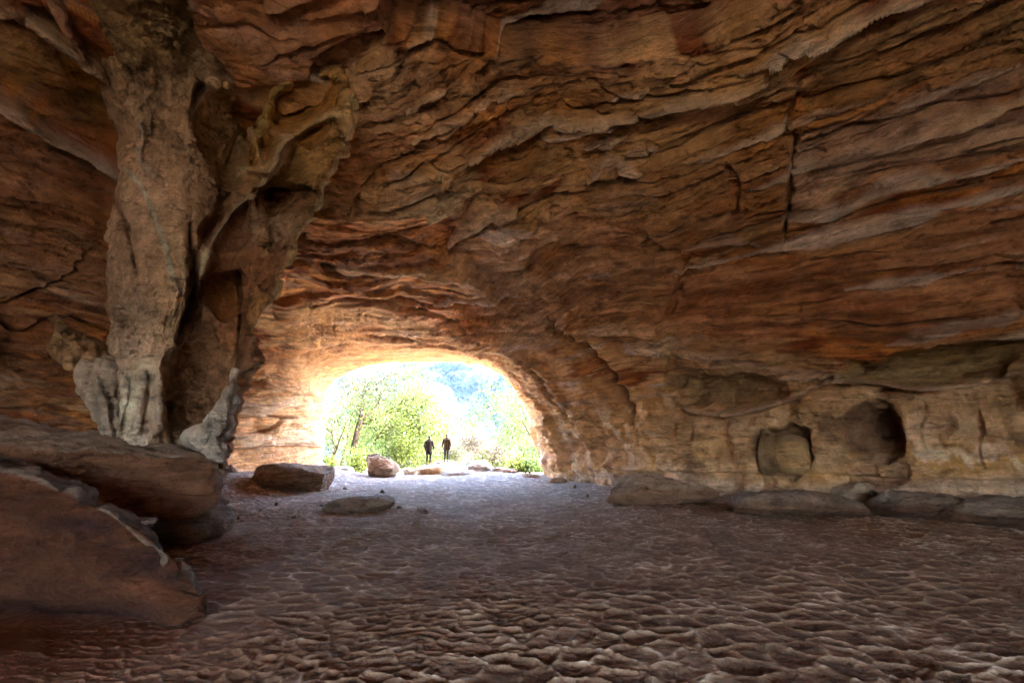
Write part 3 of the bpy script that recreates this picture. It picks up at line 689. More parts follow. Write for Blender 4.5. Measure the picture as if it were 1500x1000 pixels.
relief_body('rock_pillar', [(-120, 20, 560), (-20, 70, 560), (60, 118, 540), (118, 148, 517), (160, 165, 516), (200, 178, 512), (250, 178, 490), (300, 166, 468),
    (350, 158, 446), (400, 154, 420), (430, 155, 404), (470, 156, 384), (500, 158, 372), (530, 160, 380), (560, 162, 370), (590, 166, 356), (620, 166, 346), (650, 160, 340), (690, 160, 336), (740, 158, 334)],
    pillar_Y, pillar_feats, M_PALE, 1.6, 640, 470, 0.07,
    label='tall fluted sandstone pillar with scooped hanging fin joining the roof on the left', cat='rock pillar')
def simple_feats(base, lines=(), rough=0.08, seed=0):
    def f(px, py, q):
        s = Sculpt(px, py, q, base)
        for (ln, w, a) in lines: s.fold(ln, w, a, None)
        s.D += rough*np.abs(noise(q[..., 0]*4, q[..., 1]*3, q[..., 2]*1.0, 400+seed)) + rough*0.6*fbm(q[..., 0]*5, q[..., 1]*5, q[..., 2]*4, 3, 410+seed)
        return s.D, s.C
    return f
relief_body('rock_flange', [(525, 128, 150), (538, 112, 172), (560, 118, 176), (590, 130, 178), (620, 142, 182), (648, 150, 186), (665, 150, 190)],
    lambda px, py: 8.6 + 0*px + 0.004*np.abs(px-150), simple_feats((0.46, 0.39, 0.34), [([(140,545),(152,590),(165,640)], 9, .25)], 0.14, 1), M_PALE, 0.8, 130, 90, 0.2,
    label='grey ragged rock flange curling out from the foot of the pillar', cat='rock')
relief_body('rock_crust', [(462, 74, 84), (475, 76, 100), (490, 68, 132), (505, 64, 152), (520, 70, 156), (535, 84, 158), (548, 120, 160)],
    lambda px, py: 9.0 + 0*px, simple_feats((0.42, 0.27, 0.16), [([(80,468),(110,500),(150,540)], 12, .3)], 0.28, 2), M_PALE, 1.0, 110, 110, 0.2,
    label='crumbly brown rock outcrop bulging from the dark wall left of the pillar', cat='rock')
relief_body('rock_spur', [(540, 346, 347), (565, 337, 347), (585, 325, 345), (605, 308, 342), (622, 296, 337), (636, 279, 333), (648, 282, 330), (662, 300, 328), (678, 312, 326)],
    lambda px, py: 8.3 + (348-px)*0.002, simple_feats((0.50, 0.44, 0.40), [([(343,552),(332,590),(316,640),(322,670)], 9, .3), ([(330,580),(310,620),(295,650)], 7, .25)], 0.13, 3), M_PALE, 0.5, 150, 80, 0.2,
    label='pale pointed rock spur with rippled flanks right of the pillar', cat='rock')

# --- long slabs built from rings
def ring_slab(name, stations, mat, base, label, cat, n_ring=200, n_len=260, strat=0.5, rough=0.05, round_=3, seed=0, feat=None, tip=14.0, flatbot=False):
    """stations: (px, front-top py, Yfront, back-top py, Yback, foot py at Yfront, undercut)"""
    S = np.array(stations, float); S = smooth_line(S, 8)
    t = np.concatenate([[0], np.cumsum(np.abs(np.diff(S[:, 0])) + 1e-3)]); T = np.linspace(0, t[-1], n_len)
    S = np.stack([np.interp(T, t, S[:, k]) for k in range(S.shape[1])], -1)
    rings = []
    for (px, ft, yf, bt, yb, fb, uc) in S:
        A = at(px, ft, yf); B = at(px, bt, yb); Bb = B.copy(); Bb[2] = min(-0.3, B[2]-0.2); Fb = at(px, fb, yf)
        Fu = Fb.copy(); d = (B - A)*np.array((1, 1, 0)); d /= np.linalg.norm(d) + 1e-9
        Fu = Fb + d*uc; 
        mid = (A*0.5 + Fb*0.5) - d*0.06*min(1, (A[2]-Fb[2]))
        Fl = Fu.copy(); Fl[2] = min(Fu[2] - 0.03, Fu[2]); 
        if flatbot: Bb[2] = Fb[2]*0.7
        ring = np.array([Fl, Fb - d*0.02, mid, A, A*0.5 + B*0.5 + np.array((0, 0, 0.02)), B, Bb, (Bb + Fl)/2 - np.array((0, 0, 0.0 if flatbot else 0.15))])
        rr = resample(ring, n_ring, True)
        k = np.exp(-np.linspace(-2, 2, 2*round_+1)**2); k /= k.sum()
        rr = sum(np.roll(rr, i - round_, 0)*k[i] for i in range(2*round_+1))
        rings.append(rr)
    P = np.array(rings); nn = gridnormals(P, True); cen = P.mean(1, keepdims=True); nn = nn*np.sign(np.sum(nn*(P-cen), -1).mean())
    endf = np.clip(np.minimum(np.arange(n_len)/8.0, (n_len-1-np.arange(n_len))/tip), 0, 1); shr = np.sqrt(np.clip(1-(1-endf)**2, 0, 1))[:, None, None]
    P = cen + (P - cen)*(0.02 + 0.98*shr)
    x, y, z = P[..., 0], P[..., 1], P[..., 2]
    sdd, bed = strata(P*np.array((1.0, 1.0, 1.5)), strat, (0.08, 0), 11+seed)
    dd = sdd + rough*1.5*fbm(x*1.1, y*1.1, z*1.6, 3, 501+seed) + rough*fbm(x*4, y*4, z*6, 4, 505+seed)
    dd = dd + 0.28*rough*fbm(x*11, y*11, z*20, 3, 507+seed) - 1.2*rough*np.clip(fbm(x*1.6, y*1.6, z*6, 3, 508+seed) - 0.55, 0, 1)
    if feat is not None:
        pxx, pyy, _ = proj(P); dd = dd + feat(pxx, pyy)
    P = P + nn*dd[..., None]*shr
    C = np.ones(P.shape)*np.array(base)*(1 + 0.4*bed + 0.4*fbm(x*1.2, y*1.2, z*6, 4, 509+seed)).clip(0.3, 2)[..., None]
    up = sstep(0.45, 1.0, nn[..., 2] + 0.12*fbm(x*2, y*2, z*2, 3, 515))*0.5                         # flat top painted paler, standing in for light on it
    C = C*(1-up[..., None]) + np.array((0.50, 0.42, 0.36))*up[..., None]
    V = P.reshape(-1, 3); f = gridfaces(n_len, n_ring, True); nv = len(V); V = np.vstack([V, P[0].mean(0), P[-1].mean(0)])
    j = np.arange(n_ring); j2 = (j+1) % n_ring
    caps = np.concatenate([np.stack([np.full(n_ring, nv), j2, j], -1), np.stack([np.full(n_ring, nv+1), (n_len-1)*n_ring + j, (n_len-1)*n_ring + j2], -1)])
    C = np.vstack([C.reshape(-1, 3), C[0, 0], C[-1, 0]]).clip(0.02, 0.8)
    return tri_obj(name, V, f, caps, mat, C, label, cat)
def slab1_feat(px, py):
    D, S, A = polydist(px, py, smooth_line([(135, 800), (175, 835), (220, 862), (285, 872)], 5), 80)
    f = 0.16*np.where(S > 0, np.exp(-S/45), 0)*(D < 1e8) - 0.09*np.exp(-(D/4)**2)
    for (cx, cy, rx, ry) in ((75, 735, 30, 8), (100, 790, 16, 9), (200, 820, 40, 14), (262, 800, 16, 30), (20, 730, 30, 8), (130, 735, 24, 6)):
        r = ((px-cx)/rx)**2 + ((py-cy)/ry)**2; f = f - 0.12*np.exp(-r*r)
    return f
ring_slab('fallen_slab', [(-330, 650, 4.6, 640, 7.0, 860, .2), (-150, 662, 4.8, 652, 6.9, 865, .2), (0, 688, 5.0, 680, 6.9, 872, .2), (70, 708, 4.95, 696, 6.7, 884, .2), (130, 734, 4.9, 722, 6.3, 892, .2),
    (185, 764, 4.8, 750, 5.9, 902, .2), (230, 797, 4.72, 781, 5.5, 906, .18), (262, 824, 4.66, 810, 5.25, 905, .2), (288, 846, 4.66, 832, 5.1, 900, .22), (306, 866, 4.70, 856, 5.0, 892, .2)],
    M_ROCK, (0.135, 0.046, 0.022), 'long dark brown slab lying nearest on the sand, its rounded tip low on the right', 'rock slab', 260, 420, .08, .05, 7, 0, slab1_feat, 50.0)
ring_slab('rock_shelf', [(-260, 640, 6.6, 590, 9.6, 735, .9), (-120, 648, 6.8, 604, 9.6, 738, .9), (0, 658, 7.0, 612, 9.6, 742, .9), (100, 662, 7.2, 632, 9.5, 746, .9), (170, 664, 7.4, 646, 9.4, 750, .9), (230, 665, 7.6, 651, 9.3, 754, .9),
    (275, 668, 7.8, 657, 9.2, 750, .8), (305, 676, 7.95, 666, 9.0, 736, .7), (328, 690, 8.05, 682, 8.7, 712, .4)],
    M_ROCK, (0.27, 0.125, 0.072), 'wide flat rock shelf carrying the pillar foot, undercut along its dark front edge', 'rock ledge', 260, 460, .26, .05, 2, 3, None, 18.0, True)

# --- boulders
def boulder(name, px0, px1, py0, py1, Y, label, cat='boulder', base=(0.40, 0.26, 0.18), depth=None, boxy=2.6, cuts=10, rough=0.06, seed=0, mat=None, sink=0.12, nlat=60, nlon=110, skew=0.0, flat=0.0, strat=0.25, under=0.0, clo=0.72):
    A = at(px0, py1, Y); B = at(px1, py1, Y); T = at((px0+px1)/2, py0, Y)
    w = (B[0]-A[0])/2; zb = A[2]; hgt = max(T[2]-zb, 0.05)*(1+sink); cx = (A[0]+B[0])/2
    dpt = depth if depth is not None else w*0.8
    rg = np.random.default_rng(seed+int(px0))
    th = np.linspace(0, math.pi, nlat); ph = np.linspace(0, 2*math.pi, nlon, endpoint=False)
    TH, PH = np.meshgrid(th, ph, indexing='ij')
    d = np.stack([np.sin(TH)*np.cos(PH), np.sin(TH)*np.sin(PH), np.cos(TH)], -1)
    k = 1/(np.sum(np.abs(d)**boxy, -1))**(1/boxy); p = d*k[..., None]
    for _ in range(cuts):
        v = rg.normal(size=3); v[2] = abs(v[2])*0.6; v /= np.linalg.norm(v); lim = rg.uniform(clo, 0.98 if clo > 0.7 else 0.9)
        dd = p @ v; p = np.where((dd > lim)[..., None], p - (dd-lim)[..., None]*v*0.9, p)
    p = p/np.abs(p).max(axis=(0, 1))
    p[..., 0] += skew*p[..., 2]
    S = np.array((w, dpt, hgt/2)); q = p*S
    if flat: q[..., 2] = np.where(q[..., 2] > hgt*0.5*(1-flat), hgt*0.5*(1-flat) + (q[..., 2]-hgt*0.5*(1-flat))*0.3, q[..., 2])
    lowp = sstep(0.15, -0.6, q[..., 2]/(hgt/2)); q[..., 1] += under*dpt*lowp*(q[..., 1] < 0)*1.0; q[..., 0] *= 1 - 0.25*under*lowp
    nn = d*np.array((1/w, 1/dpt, 2/hgt)); nn /= np.linalg.norm(nn, axis=-1, keepdims=True)
    off = seed*13.7 + px0*0.11; sz = min(w, hgt)
    f = 1.2/max(sz, 0.15)
    disp = rough*sz*2*(fbm(q[..., 0]*f*.6+off, q[..., 1]*f*.6, q[..., 2]*f*.8, 3, 601) + 0.5*fbm(q[..., 0]*f*3+off, q[..., 1]*f*3, q[..., 2]*f*5, 3, 607))
    sdd, bed = strata(q*np.array((1, 1, 1.0)) + off, strat*min(1, sz), (0.1, 0.1), 17)
    q = q + nn*(disp + sdd)[..., None]
    C = np.ones(q.shape)*np.array(base)*(1 + 0.3*bed + 0.25*fbm(q[..., 0]*2+off, q[..., 1]*2, q[..., 2]*4, 3, 611))[..., None]
    up = sstep(0.5, 0.9, nn[..., 2])*0.4; C = C*(1-up[..., None]) + np.array((0.50, 0.42, 0.34))*up[..., None]  # upward faces painted paler, light from above put into the colour
    o = mesh_obj(name, q.reshape(-1, 3), gridfaces(nlat, nlon, True, True), mat or M_ROCK, None, C.reshape(-1, 3).clip(0.02, 0.8))
    o.location = (cx, Y + dpt*0.0, zb - hgt*sink/(1+sink)*1.0 + hgt/2)
    return tag(o, label, cat)
def Yg(py, z=0.0): return float(groundpt(750, py, z)[1])
boulder('block_boulder', 364, 480, 679, 722, Yg(718), 'large squared brown block standing on the sand before the left wall', base=(0.34, 0.20, 0.13), boxy=6.0, cuts=4, depth=1.1, flat=.15, seed=3, skew=0.0, under=.5, rough=.035, nlat=90, nlon=160)
boulder('prop_stone', 246, 324, 722, 785, 8.9, 'grey rough stone wedged under the tip of the rock shelf', 'stone', base=(0.58, 0.52, 0.48), boxy=2.6, seed=4, depth=.7, rough=.12)
boulder('corner_stone', 318, 352, 680, 716, Yg(714), 'small brown stone between the shelf tip and the squared block', 'stone', base=(0.36, 0.23, 0.16), seed=5)
boulder('flat_rock', 476, 572, 727, 748, Yg(746), 'low wedge of flat rock half buried alone in the sand', 'rock', base=(0.27, 0.19, 0.15), seed=6, depth=.8, boxy=2.2, rough=.05, skew=.25, strat=.5)
boulder('low_ledge', 332, 470, 664, 700, Yg(698), 'low pale ledge at the foot of the left wall behind the block', 'rock ledge', base=(0.42, 0.30, 0.22), seed=8, depth=1.6, boxy=3, rough=.08, strat=.6)
boulder('round_boulder', 533, 582, 665, 695, 27.2, 'rounded tan boulder with a dark knob on top, left of the two people', base=(0.42, 0.30, 0.21), seed=9, boxy=2.4, depth=.9, skew=-0.25)
boulder('boulder_knob', 537, 562, 663, 680, 27.4, 'dark knobbly stone sitting on top of the rounded tan boulder', 'stone', base=(0.22, 0.15, 0.11), seed=10, boxy=2.2, depth=.4)
boulder('standing_rock', 612, 653, 679, 698, 29.6, 'low tan rock under the feet of the left person', 'rock', base=(0.46, 0.31, 0.18), seed=11, boxy=2.8, cuts=4, depth=.9, flat=.1)
boulder('standing_rock', 633, 670, 674, 690, 30.4, 'paler rock under the feet of the right person', 'rock', base=(0.44, 0.35, 0.26), seed=12, boxy=2.8, cuts=4, depth=.9, flat=.1)
boulder('rock_outcrop', 684, 726, 675, 694, 29.8, 'grey layered rocks heaped right of the two people', 'rock', base=(0.36, 0.31, 0.27), seed=13, depth=.9, strat=.8, skew=-0.2)
boulder('rock_outcrop', 716, 742, 684, 697, 29.0, 'small grey rock beside the layered heap right of the people', 'rock', base=(0.38, 0.32, 0.27), seed=14, depth=.5)
boulder('low_rock', 640, 700, 688, 700, 27.6, 'low whitish rock half sunk in the floor in front of the people', 'rock', base=(0.44, 0.40, 0.36), seed=15, depth=1.3, rough=.05)
boulder('low_rock', 735, 758, 686, 697, 28.0, 'little reddish rock at the cave mouth, left of the dark one', 'rock', base=(0.36, 0.22, 0.14), seed=16)
boulder('low_rock', 760, 792, 692, 706, 25.5, 'dark red-brown rock close to the right foot of the mouth', 'rock', base=(0.26, 0.15, 0.10), seed=17, depth=.6)
boulder('low_rock', 805, 830, 700, 711, 22.5, 'small brown stone lying just inside the right foot of the mouth', 'stone', base=(0.38, 0.28, 0.22), seed=18)
boulder('low_rock', 487, 520, 682, 691, 28.5, 'flat bright stone just outside the mouth by the left jamb', 'stone', base=(0.48, 0.40, 0.32), seed=19, depth=.6)
boulder('low_rock', 590, 612, 686, 694, 28.4, 'small sunlit stone between the round boulder and the left person', 'stone', base=(0.55, 0.46, 0.36), seed=20)
# ledge rocks at the foot of the right wall
LR = [('rock_ledge', 868, 1042, 697, 740, 'long flaky slab with undercut front at the base of the rib, nearest the mouth', 21, (0.33,0.19,0.125)),
      ('rock_ledge', 905, 965, 700, 730, 'small lumpy stone in front of the undercut slab', 22, (0.42,0.32,0.25)),
      ('rock_ledge', 1032, 1265, 712, 758, 'broad brown slab below the round alcove', 23, (0.25,0.14,0.09)),
      ('rock_ledge', 1120, 1265, 722, 756, 'smooth dark wedge leaning on the broad slab below the alcove', 24, (0.18,0.095,0.06)),
      ('rock_ledge', 1278, 1420, 720, 766, 'dark shadowed slab under the round hole', 25, (0.12,0.06,0.04)),
      ('rock_ledge', 1385, 1620, 728, 776, 'dark slab running out of frame on the right', 26, (0.14,0.07,0.045)),
      ('rock_ledge', 1210, 1300, 700, 746, 'pale rubble mound between two ledge slabs', 27, (0.48,0.37,0.27))]
for (nm, a, b_, t_, bb, lab, sd_, bs) in LR:
    boulder(nm, a, b_, t_, bb, Yg(bb-3), lab, 'rock slab' if sd_ not in (22, 27) else 'stone', base=bs, seed=sd_, depth=1.0, boxy=4.5, cuts=16, rough=.06, strat=.7, nlat=110, nlon=220, sink=.25, under=0.0 if sd_ in (22, 27) else 0.8, flat=.25, clo=.6)
boulder('alcove_boulder', 1133, 1190, 636, 690, 14.25, 'smooth pale orange boulder lodged in the small wall alcove', base=(0.76, 0.48, 0.24), seed=31, depth=.7, boxy=2.2, cuts=3, rough=.02, strat=.05)
boulder('alcove_stone', 1116, 1138, 628, 690, 14.3, 'narrow split stone left of the pale boulder in the alcove', 'stone', base=(0.34, 0.22, 0.12), seed=32, depth=.35, boxy=2.6, rough=.06, skew=.1)
# scattered pebbles
def pebble_proto():
    o = boulder('pebble', 700, 710, 740, 746, 14.0, 'x', 'pebble', base=(0.28, 0.19, 0.14), seed=40, nlat=10, nlon=16, cuts=5, rough=.08); return o
pb = pebble_proto()
PEB = [(470,742),(500,748),(585,745),(430,760),(560,722),(505,716),(350,760),(610,770),(860,728),(1010,752),(1100,768),(842,716),(900,742),(405,738)]
WHERE = ['in front of the squared block', 'beside the low wedge of rock', 'right of the low wedge of rock', 'on open sand below the squared block', 'beyond the low wedge of rock', 'between the block and the mouth',
         'near the tip of the long slab', 'alone in the middle of the sand', 'by the undercut ledge slab', 'before the broad brown slab', 'near the wall below the round alcove', 'at the foot of the rib', 'just off the undercut slab', 'close to the left foot of the block']
for i, (a, b_) in enumerate(PEB):
    o = pb if i == 0 else pb.copy()
    if i: col.objects.link(o)
    g = groundpt(a, b_); s = 0.5 + 0.7*((i*37) % 10)/10
    o.location = (g[0], g[1], float(floor_h(g[0], g[1])) + 0.02); o.scale = (s, s, s); o.rotation_euler = (0.2*i, 0.1*i, i*1.3)
    tag(o, 'small dark pebble on the sand ' + WHERE[i], 'pebble', 'pebbles scattered on the sand')

# ================================================================== PEOPLE
M_SKIN = plain('skin', (0.30, 0.17, 0.11), 0.5); M_HAIR = plain('hair', (0.025, 0.018, 0.014), 0.5)
M_JK = plain('jacket_cloth', (0.035, 0.028, 0.024), 0.85); M_JK2 = plain('brown_jacket_cloth', (0.055, 0.034, 0.022), 0.85)
M_TR = plain('trouser_cloth', (0.022, 0.022, 0.026), 0.85); M_SHOE = plain('boot_leather', (0.02, 0.017, 0.015), 0.6); M_BAG = plain('bag_cloth', (0.03, 0.026, 0.022), 0.8)
def skin_mesh(name, verts, edges, radii, mat, parent, sub=1):
    me = bpy.data.meshes.new(name); me.from_pydata(verts, edges, []); me.materials.append(mat)
    o = bpy.data.objects.new(name, me); col.objects.link(o); o.parent = parent
    md = o.modifiers.new('skin', 'SKIN'); md.use_smooth_shade = True
    for i, r in enumerate(radii):
        v = me.skin_vertices[0].data[i]; v.radius = r if isinstance(r, tuple) else (r, r); v.use_root = (i == 0)
    sb = o.modifiers.new('sub', 'SUBSURF'); sb.levels = sub; sb.render_levels = sub + 1
    return o
def person(loc, rz, label, jk, arms, coat=0.62, stance=0.11, H=1.74, bag=None):
    root = empty('person', loc, rz); tag(root, label, 'person')
    s = H/1.74
    V = []; E = []; R = []
    def add(p, r, par=None):
        V.append(tuple(c*s for c in p)); R.append(r if isinstance(r, tuple) else r*s); i = len(V)-1
        if par is not None: E.append((par, i))
        return i
    pel = add((0, 0, 0.93), (0.135, 0.10)); w = add((0, 0.01, 1.10), (0.12, 0.09), pel); ch = add((0, 0.01, 1.30), (0.15, 0.10), w)
    nk0 = add((0, 0.0, 1.44), 0.065, ch); nk = add((0, -0.01, 1.50), 0.052, nk0); hd0 = add((0, -0.015, 1.575), 0.078, nk); hd = add((0, -0.015, 1.655), 0.083, hd0); add((0, -0.01, 1.70), 0.05, hd)
    add((0, -0.105, 1.615), 0.014, hd0)                 # nose (faces -y in the body's own frame)
    for sx in (-1, 1): add((sx*0.085, 0.0, 1.62), 0.014, hd0)   # ears
    hands = []
    for sx, (ex, ey, ez, hx, hy, hz) in zip((-1, 1), arms):
        sh = add((sx*0.185, 0.01, 1.40), 0.062, ch); el = add((sx*ex, ey, ez), 0.046, sh); wr = add((sx*hx, hy, hz), 0.030, el)
        d = np.array((sx*(hx-ex), hy-ey, hz-ez)); d /= np.linalg.norm(d)
        pm = np.array((sx*hx, hy, hz)) + d*0.06; pi = add(tuple(pm), (0.040, 0.022), wr)
        for k, ln in enumerate((0.075, 0.085, 0.080, 0.062)):
            o_ = np.array((0, (k-1.5)*0.021, 0)); a = pm + d*0.035 + o_; b_ = a + d*ln*0.55; c = b_ + d*ln*0.4 + np.array((-sx*0.015, 0, 0))
            i0 = add(tuple(a), 0.0095, pi); i1 = add(tuple(b_), 0.009, i0); add(tuple(c), 0.008, i1)
        t0 = add(tuple(pm + np.array((0, -0.035, -0.005))), 0.012, pi); add(tuple(pm + d*0.03 + np.array((-sx*0.01, -0.055, 0))), 0.010, t0)
    legs = []
    for sx in (-1, 1):
        hp = add((sx*0.09, 0, 0.88), 0.088, pel); kn = add((sx*stance*0.95, -0.01, 0.49), 0.058, hp); an = add((sx*stance, 0.02, 0.09), 0.042, kn)
        add((sx*stance*1.1, -0.13, 0.035), 0.035, an)
    skin_mesh('body', V, E, R, M_SKIN, root)
    # hair, jacket, trousers, boots
    skin_mesh('hair', [(0, 0.012, 1.57*s), (0, 0.012, 1.66*s), (0, 0.0, 1.715*s)], [(0, 1), (1, 2)], [0.088*s, 0.094*s, 0.062*s], M_HAIR, root)
    zs = [coat, coat+0.01, 0.80, 0.95, 1.08, 1.22, 1.34, 1.41, 1.46, 1.52, 1.53]; xs = [0.17, 0.20, 0.195, 0.18, 0.17, 0.19, 0.205, 0.18, 0.115, 0.075, 0.06]; ys = [0.11, 0.135, 0.135, 0.13, 0.12, 0.13, 0.13, 0.115, 0.09, 0.075, 0.06]
    th = np.linspace(0, 2*math.pi, 28, endpoint=False); rr = []
    for zz, a_, b_ in zip(zs, xs, ys):
        wv = 1 + 0.05*np.sin(5*th + zz*9)*(zz < 1.0) + 0.025*np.sin(3*th + zz*17)
        rr.append(np.stack([a_*np.cos(th)*wv, b_*np.sin(th)*wv, np.full(28, zz)], -1)*s)
    jo = mesh_obj('jacket', np.array(rr).reshape(-1, 3), gridfaces(len(zs), 28, True), jk, root)
    for sx, (ex, ey, ez, hx, hy, hz) in zip((-1, 1), arms):
        skin_mesh('sleeve', [tuple(c*s for c in q_) for q_ in ((sx*0.12, 0.01, 1.40), (sx*0.185, 0.01, 1.385), (sx*ex, ey, ez), (sx*(hx*0.93+ex*0.07), hy, hz+0.01))], [(0, 1), (1, 2), (2, 3)], [0.075, 0.082, 0.068, 0.054], jk, root)
    V, E, R = [], [], []
    p0 = add((0, 0, 0.95), (0.145, 0.11))
    for sx in (-1, 1):
        a = add((sx*0.092, 0, 0.84), 0.100, p0); b_ = add((sx*stance*0.95, -0.01, 0.49), 0.072, a); add((sx*stance, 0.01, 0.12), 0.058, b_)
    skin_mesh('trousers', V, E, R, M_TR, root)
    for sx in (-1, 1):
        skin_mesh('boot', [(sx*stance, 0.03, 0.14*s), (sx*stance, 0.02, 0.05*s), (sx*stance*1.08, -0.07, 0.04*s), (sx*stance*1.15, -0.15, 0.03*s)], [(0, 1), (1, 2), (2, 3)], [0.055, 0.052, 0.047, 0.036], M_SHOE, root)
    if bag: skin_mesh('bag', [bag, (bag[0], bag[1], bag[2]-0.14), (bag[0], bag[1], bag[2]-0.24)], [(0, 1), (1, 2)], [(0.05, 0.08), (0.075, 0.11), (0.06, 0.09)], M_BAG, root)
    return root
bpy.context.view_layer.update()
def top_z(o, px_, py_):
    co = np.empty(len(o.data.vertices)*3, F32); o.data.vertices.foreach_get('co', co); co = co.reshape(-1, 3) + np.array(o.location)
    d = np.hypot(co[:, 0]-px_, co[:, 1]-py_); return float(np.median(co[(d < 0.22) & (co[:, 2] > co[d < 0.22, 2].max()-0.12), 2]))
pA = at(627.5, 682, 29.6); pB = at(653.5, 675, 30.4)
pA[2] = top_z(bpy.data.objects['standing_rock'], pA[0], pA[1]) - 0.01; pB[2] = top_z(bpy.data.objects['standing_rock.001'], pB[0], pB[1]) - 0.01
person(tuple(pA), math.pi + 0.2, 'person in a dark hip-length jacket, left arm bulky, standing on the lower rock', M_JK,
       [(0.24, 0.03, 1.13, 0.30, -0.06, 0.91), (0.235, 0.04, 1.13, 0.21, -0.03, 0.88)], 0.62, 0.10, 1.72, (0.27, 0.05, 1.22))
person(tuple(pB), math.pi - 0.15, 'person in a brown jacket with dark shoulder bag, standing on the higher rock', M_JK2,
       [(0.245, 0.03, 1.14, 0.25, -0.02, 0.90), (0.25, 0.03, 1.13, 0.29, 0.0, 0.89)], 0.72, 0.09, 1.70, (-0.20, 0.02, 0.98))

# ================================================================== OUTSIDE
def hill_h(x, y):
    r = 52*np.exp(-((x-22)/150)**2)*sstep(120, 330, y) + 18*np.exp(-((x+90)/70)**2)*sstep(120, 260, y)
    return r - 2.6
hy = np.linspace(70, 620, 300); hx = np.linspace(-260, 260, 420)
HX, HY = np.meshgrid(hx, hy); h1, h2, hid = voro(HX/9, HY/9, 21); k1, k2, kid = voro(HX/4, HY/4, 23)
HZ = hill_h(HX, HY) + 6*fbm(HX/60, HY/60, 0, 3, 701) + (5.0*np.sqrt(np.clip(1-h1*h1*1.4, 0, 1))*(0.7+0.4*hid) + 1.8*np.sqrt(np.clip(1-k1*k1*1.4, 0, 1)))*sstep(95, 130, HY)
Ch = palette(0.5 + 0.35*hid + 0.3*fbm(HX/30, HY/30, 0, 3, 703), ((0.005, 0.008, 0.010), (0.008, 0.012, 0.013), (0.015, 0.020, 0.019), (0.045, 0.048, 0.048)))  # wood tones shifted to blue, part of the haze put into the colour
M_HILL, nt_, b_h = nodemat('wooded_hill'); tn = N(nt_, 'ShaderNodeVertexColor', layer_name='tint'); nn_ = N(nt_, 'ShaderNodeTexNoise', Scale=0.6, Detail=8.0, Roughness=0.75)
g_ = N(nt_, 'ShaderNodeNewGeometry'); nt_.links.new(g_.outputs['Position'], nn_.inputs['Vector']); rr_ = ramp(nt_, [(0.35, g3(0.35)), (0.65, g3(1.7))]); nt_.links.new(nn_.outputs['Fac'], rr_.inputs['Fac'])
mx_ = N(nt_, 'ShaderNodeMix', data_type='RGBA', blend_type='MULTIPLY'); mx_.inputs['Factor'].default_value = 1.0; nt_.links.new(tn.outputs[0], mx_.inputs[6]); nt_.links.new(rr_.outputs[0], mx_.inputs[7])
nt_.links.new(mx_.outputs[2], b_h.inputs['Base Color']); b_h.inputs['Roughness'].default_value = 1.0; b_h.inputs['Specular IOR Level'].default_value = 0.0
bp_ = N(nt_, 'ShaderNodeBump', Strength=1.0, Distance=1.5); nt_.links.new(nn_.outputs['Fac'], bp_.inputs['Height']); nt_.links.new(bp_.outputs[0], b_h.inputs['Normal'])
hill = mesh_obj('hill', np.stack([HX, HY, HZ], -1).reshape(-1, 3), gridfaces(300, 420), M_HILL, None, Ch.reshape(-1, 3))
tag(hill, 'hazy blue wooded hillside far beyond the cave mouth', kind='structure')

M_BARK = plain('bark', (0.035, 0.025, 0.018), 0.95, 0.0); M_BARKD = plain('dark_bark', (0.018, 0.013, 0.010), 0.95, 0.0)
LM = {'lime': leafmat('lime_leaves', (0.025, 0.040, 0.006), (0.09, 0.115, 0.018), 0.4), 'pale': leafmat('pale_leaves', (0.06, 0.07, 0.035), (0.15, 0.16, 0.09), 0.35),
      'grey': leafmat('grey_brown_leaves', (0.05, 0.04, 0.03), (0.15, 0.125, 0.095), 0.3), 'green': leafmat('green_leaves', (0.02, 0.04, 0.01), (0.07, 0.11, 0.025), 0.4)}
def tube(pts, rad, n=7):
    P = np.array(pts, float); out = []; 
    for i, p in enumerate(P):
        t = P[min(i+1, len(P)-1)] - P[max(i-1, 0)]; t /= np.linalg.norm(t) + 1e-9
        a = np.cross(t, (0.3, 1, 0.2)); a /= np.linalg.norm(a); b = np.cross(t, a)
        th = np.linspace(0, 2*math.pi, n, endpoint=False); out.append(p + rad[i]*(np.cos(th)[:, None]*a + np.sin(th)[:, None]*b))
    V = np.array(out).reshape(-1, 3); return V, gridfaces(len(P), n, True)
def grow(rg, p, d, L, r, depth, segs, tips, bend=0.25, kids=3, up=0.15, shrink=0.62):
    pts = [p]; rad = [r]; n = 6
    for i in range(n):
        d = d + rg.normal(0, bend/ n**0.5, 3) + np.array((0, 0, up/n)); d /= np.linalg.norm(d)
        p = p + d*L/n; pts.append(p); rad.append(r*(1 - 0.62*(i+1)/n))
        if depth > 0 and i >= 2:
            for _ in range(rg.poisson(kids/3.5)):
                q = rg.normal(size=3); q -= d*(q @ d); q /= np.linalg.norm(q) + 1e-9
                grow(rg, p, d*0.65 + q*rg.uniform(0.5, 0.95), L*shrink*rg.uniform(0.7, 1.15), rad[-1]*0.62, depth-1, segs, tips, bend*1.2, kids, up*0.6, shrink)
    segs.append((pts, rad)); 
    if depth <= 1: tips.extend([(q_, r) for q_ in pts[2:]])
def leaf_cloud(rg, centers, n, spread, size):
    c = centers[rg.integers(0, len(centers), n)] + rg.normal(0, 1, (n, 3))*spread
    a = rg.normal(size=(n, 3)); a /= np.linalg.norm(a, axis=1, keepdims=True); b = np.cross(a, rg.normal(size=(n, 3))); b /= np.linalg.norm(b, axis=1, keepdims=True)
    s = size*rg.uniform(0.5, 1.3, (n, 1)); a = a*s; b = b*s*0.45
    V = np.stack([c - a, c + b, c + a, c - b], 1).reshape(-1, 3); return V, np.arange(4*n).reshape(n, 4)
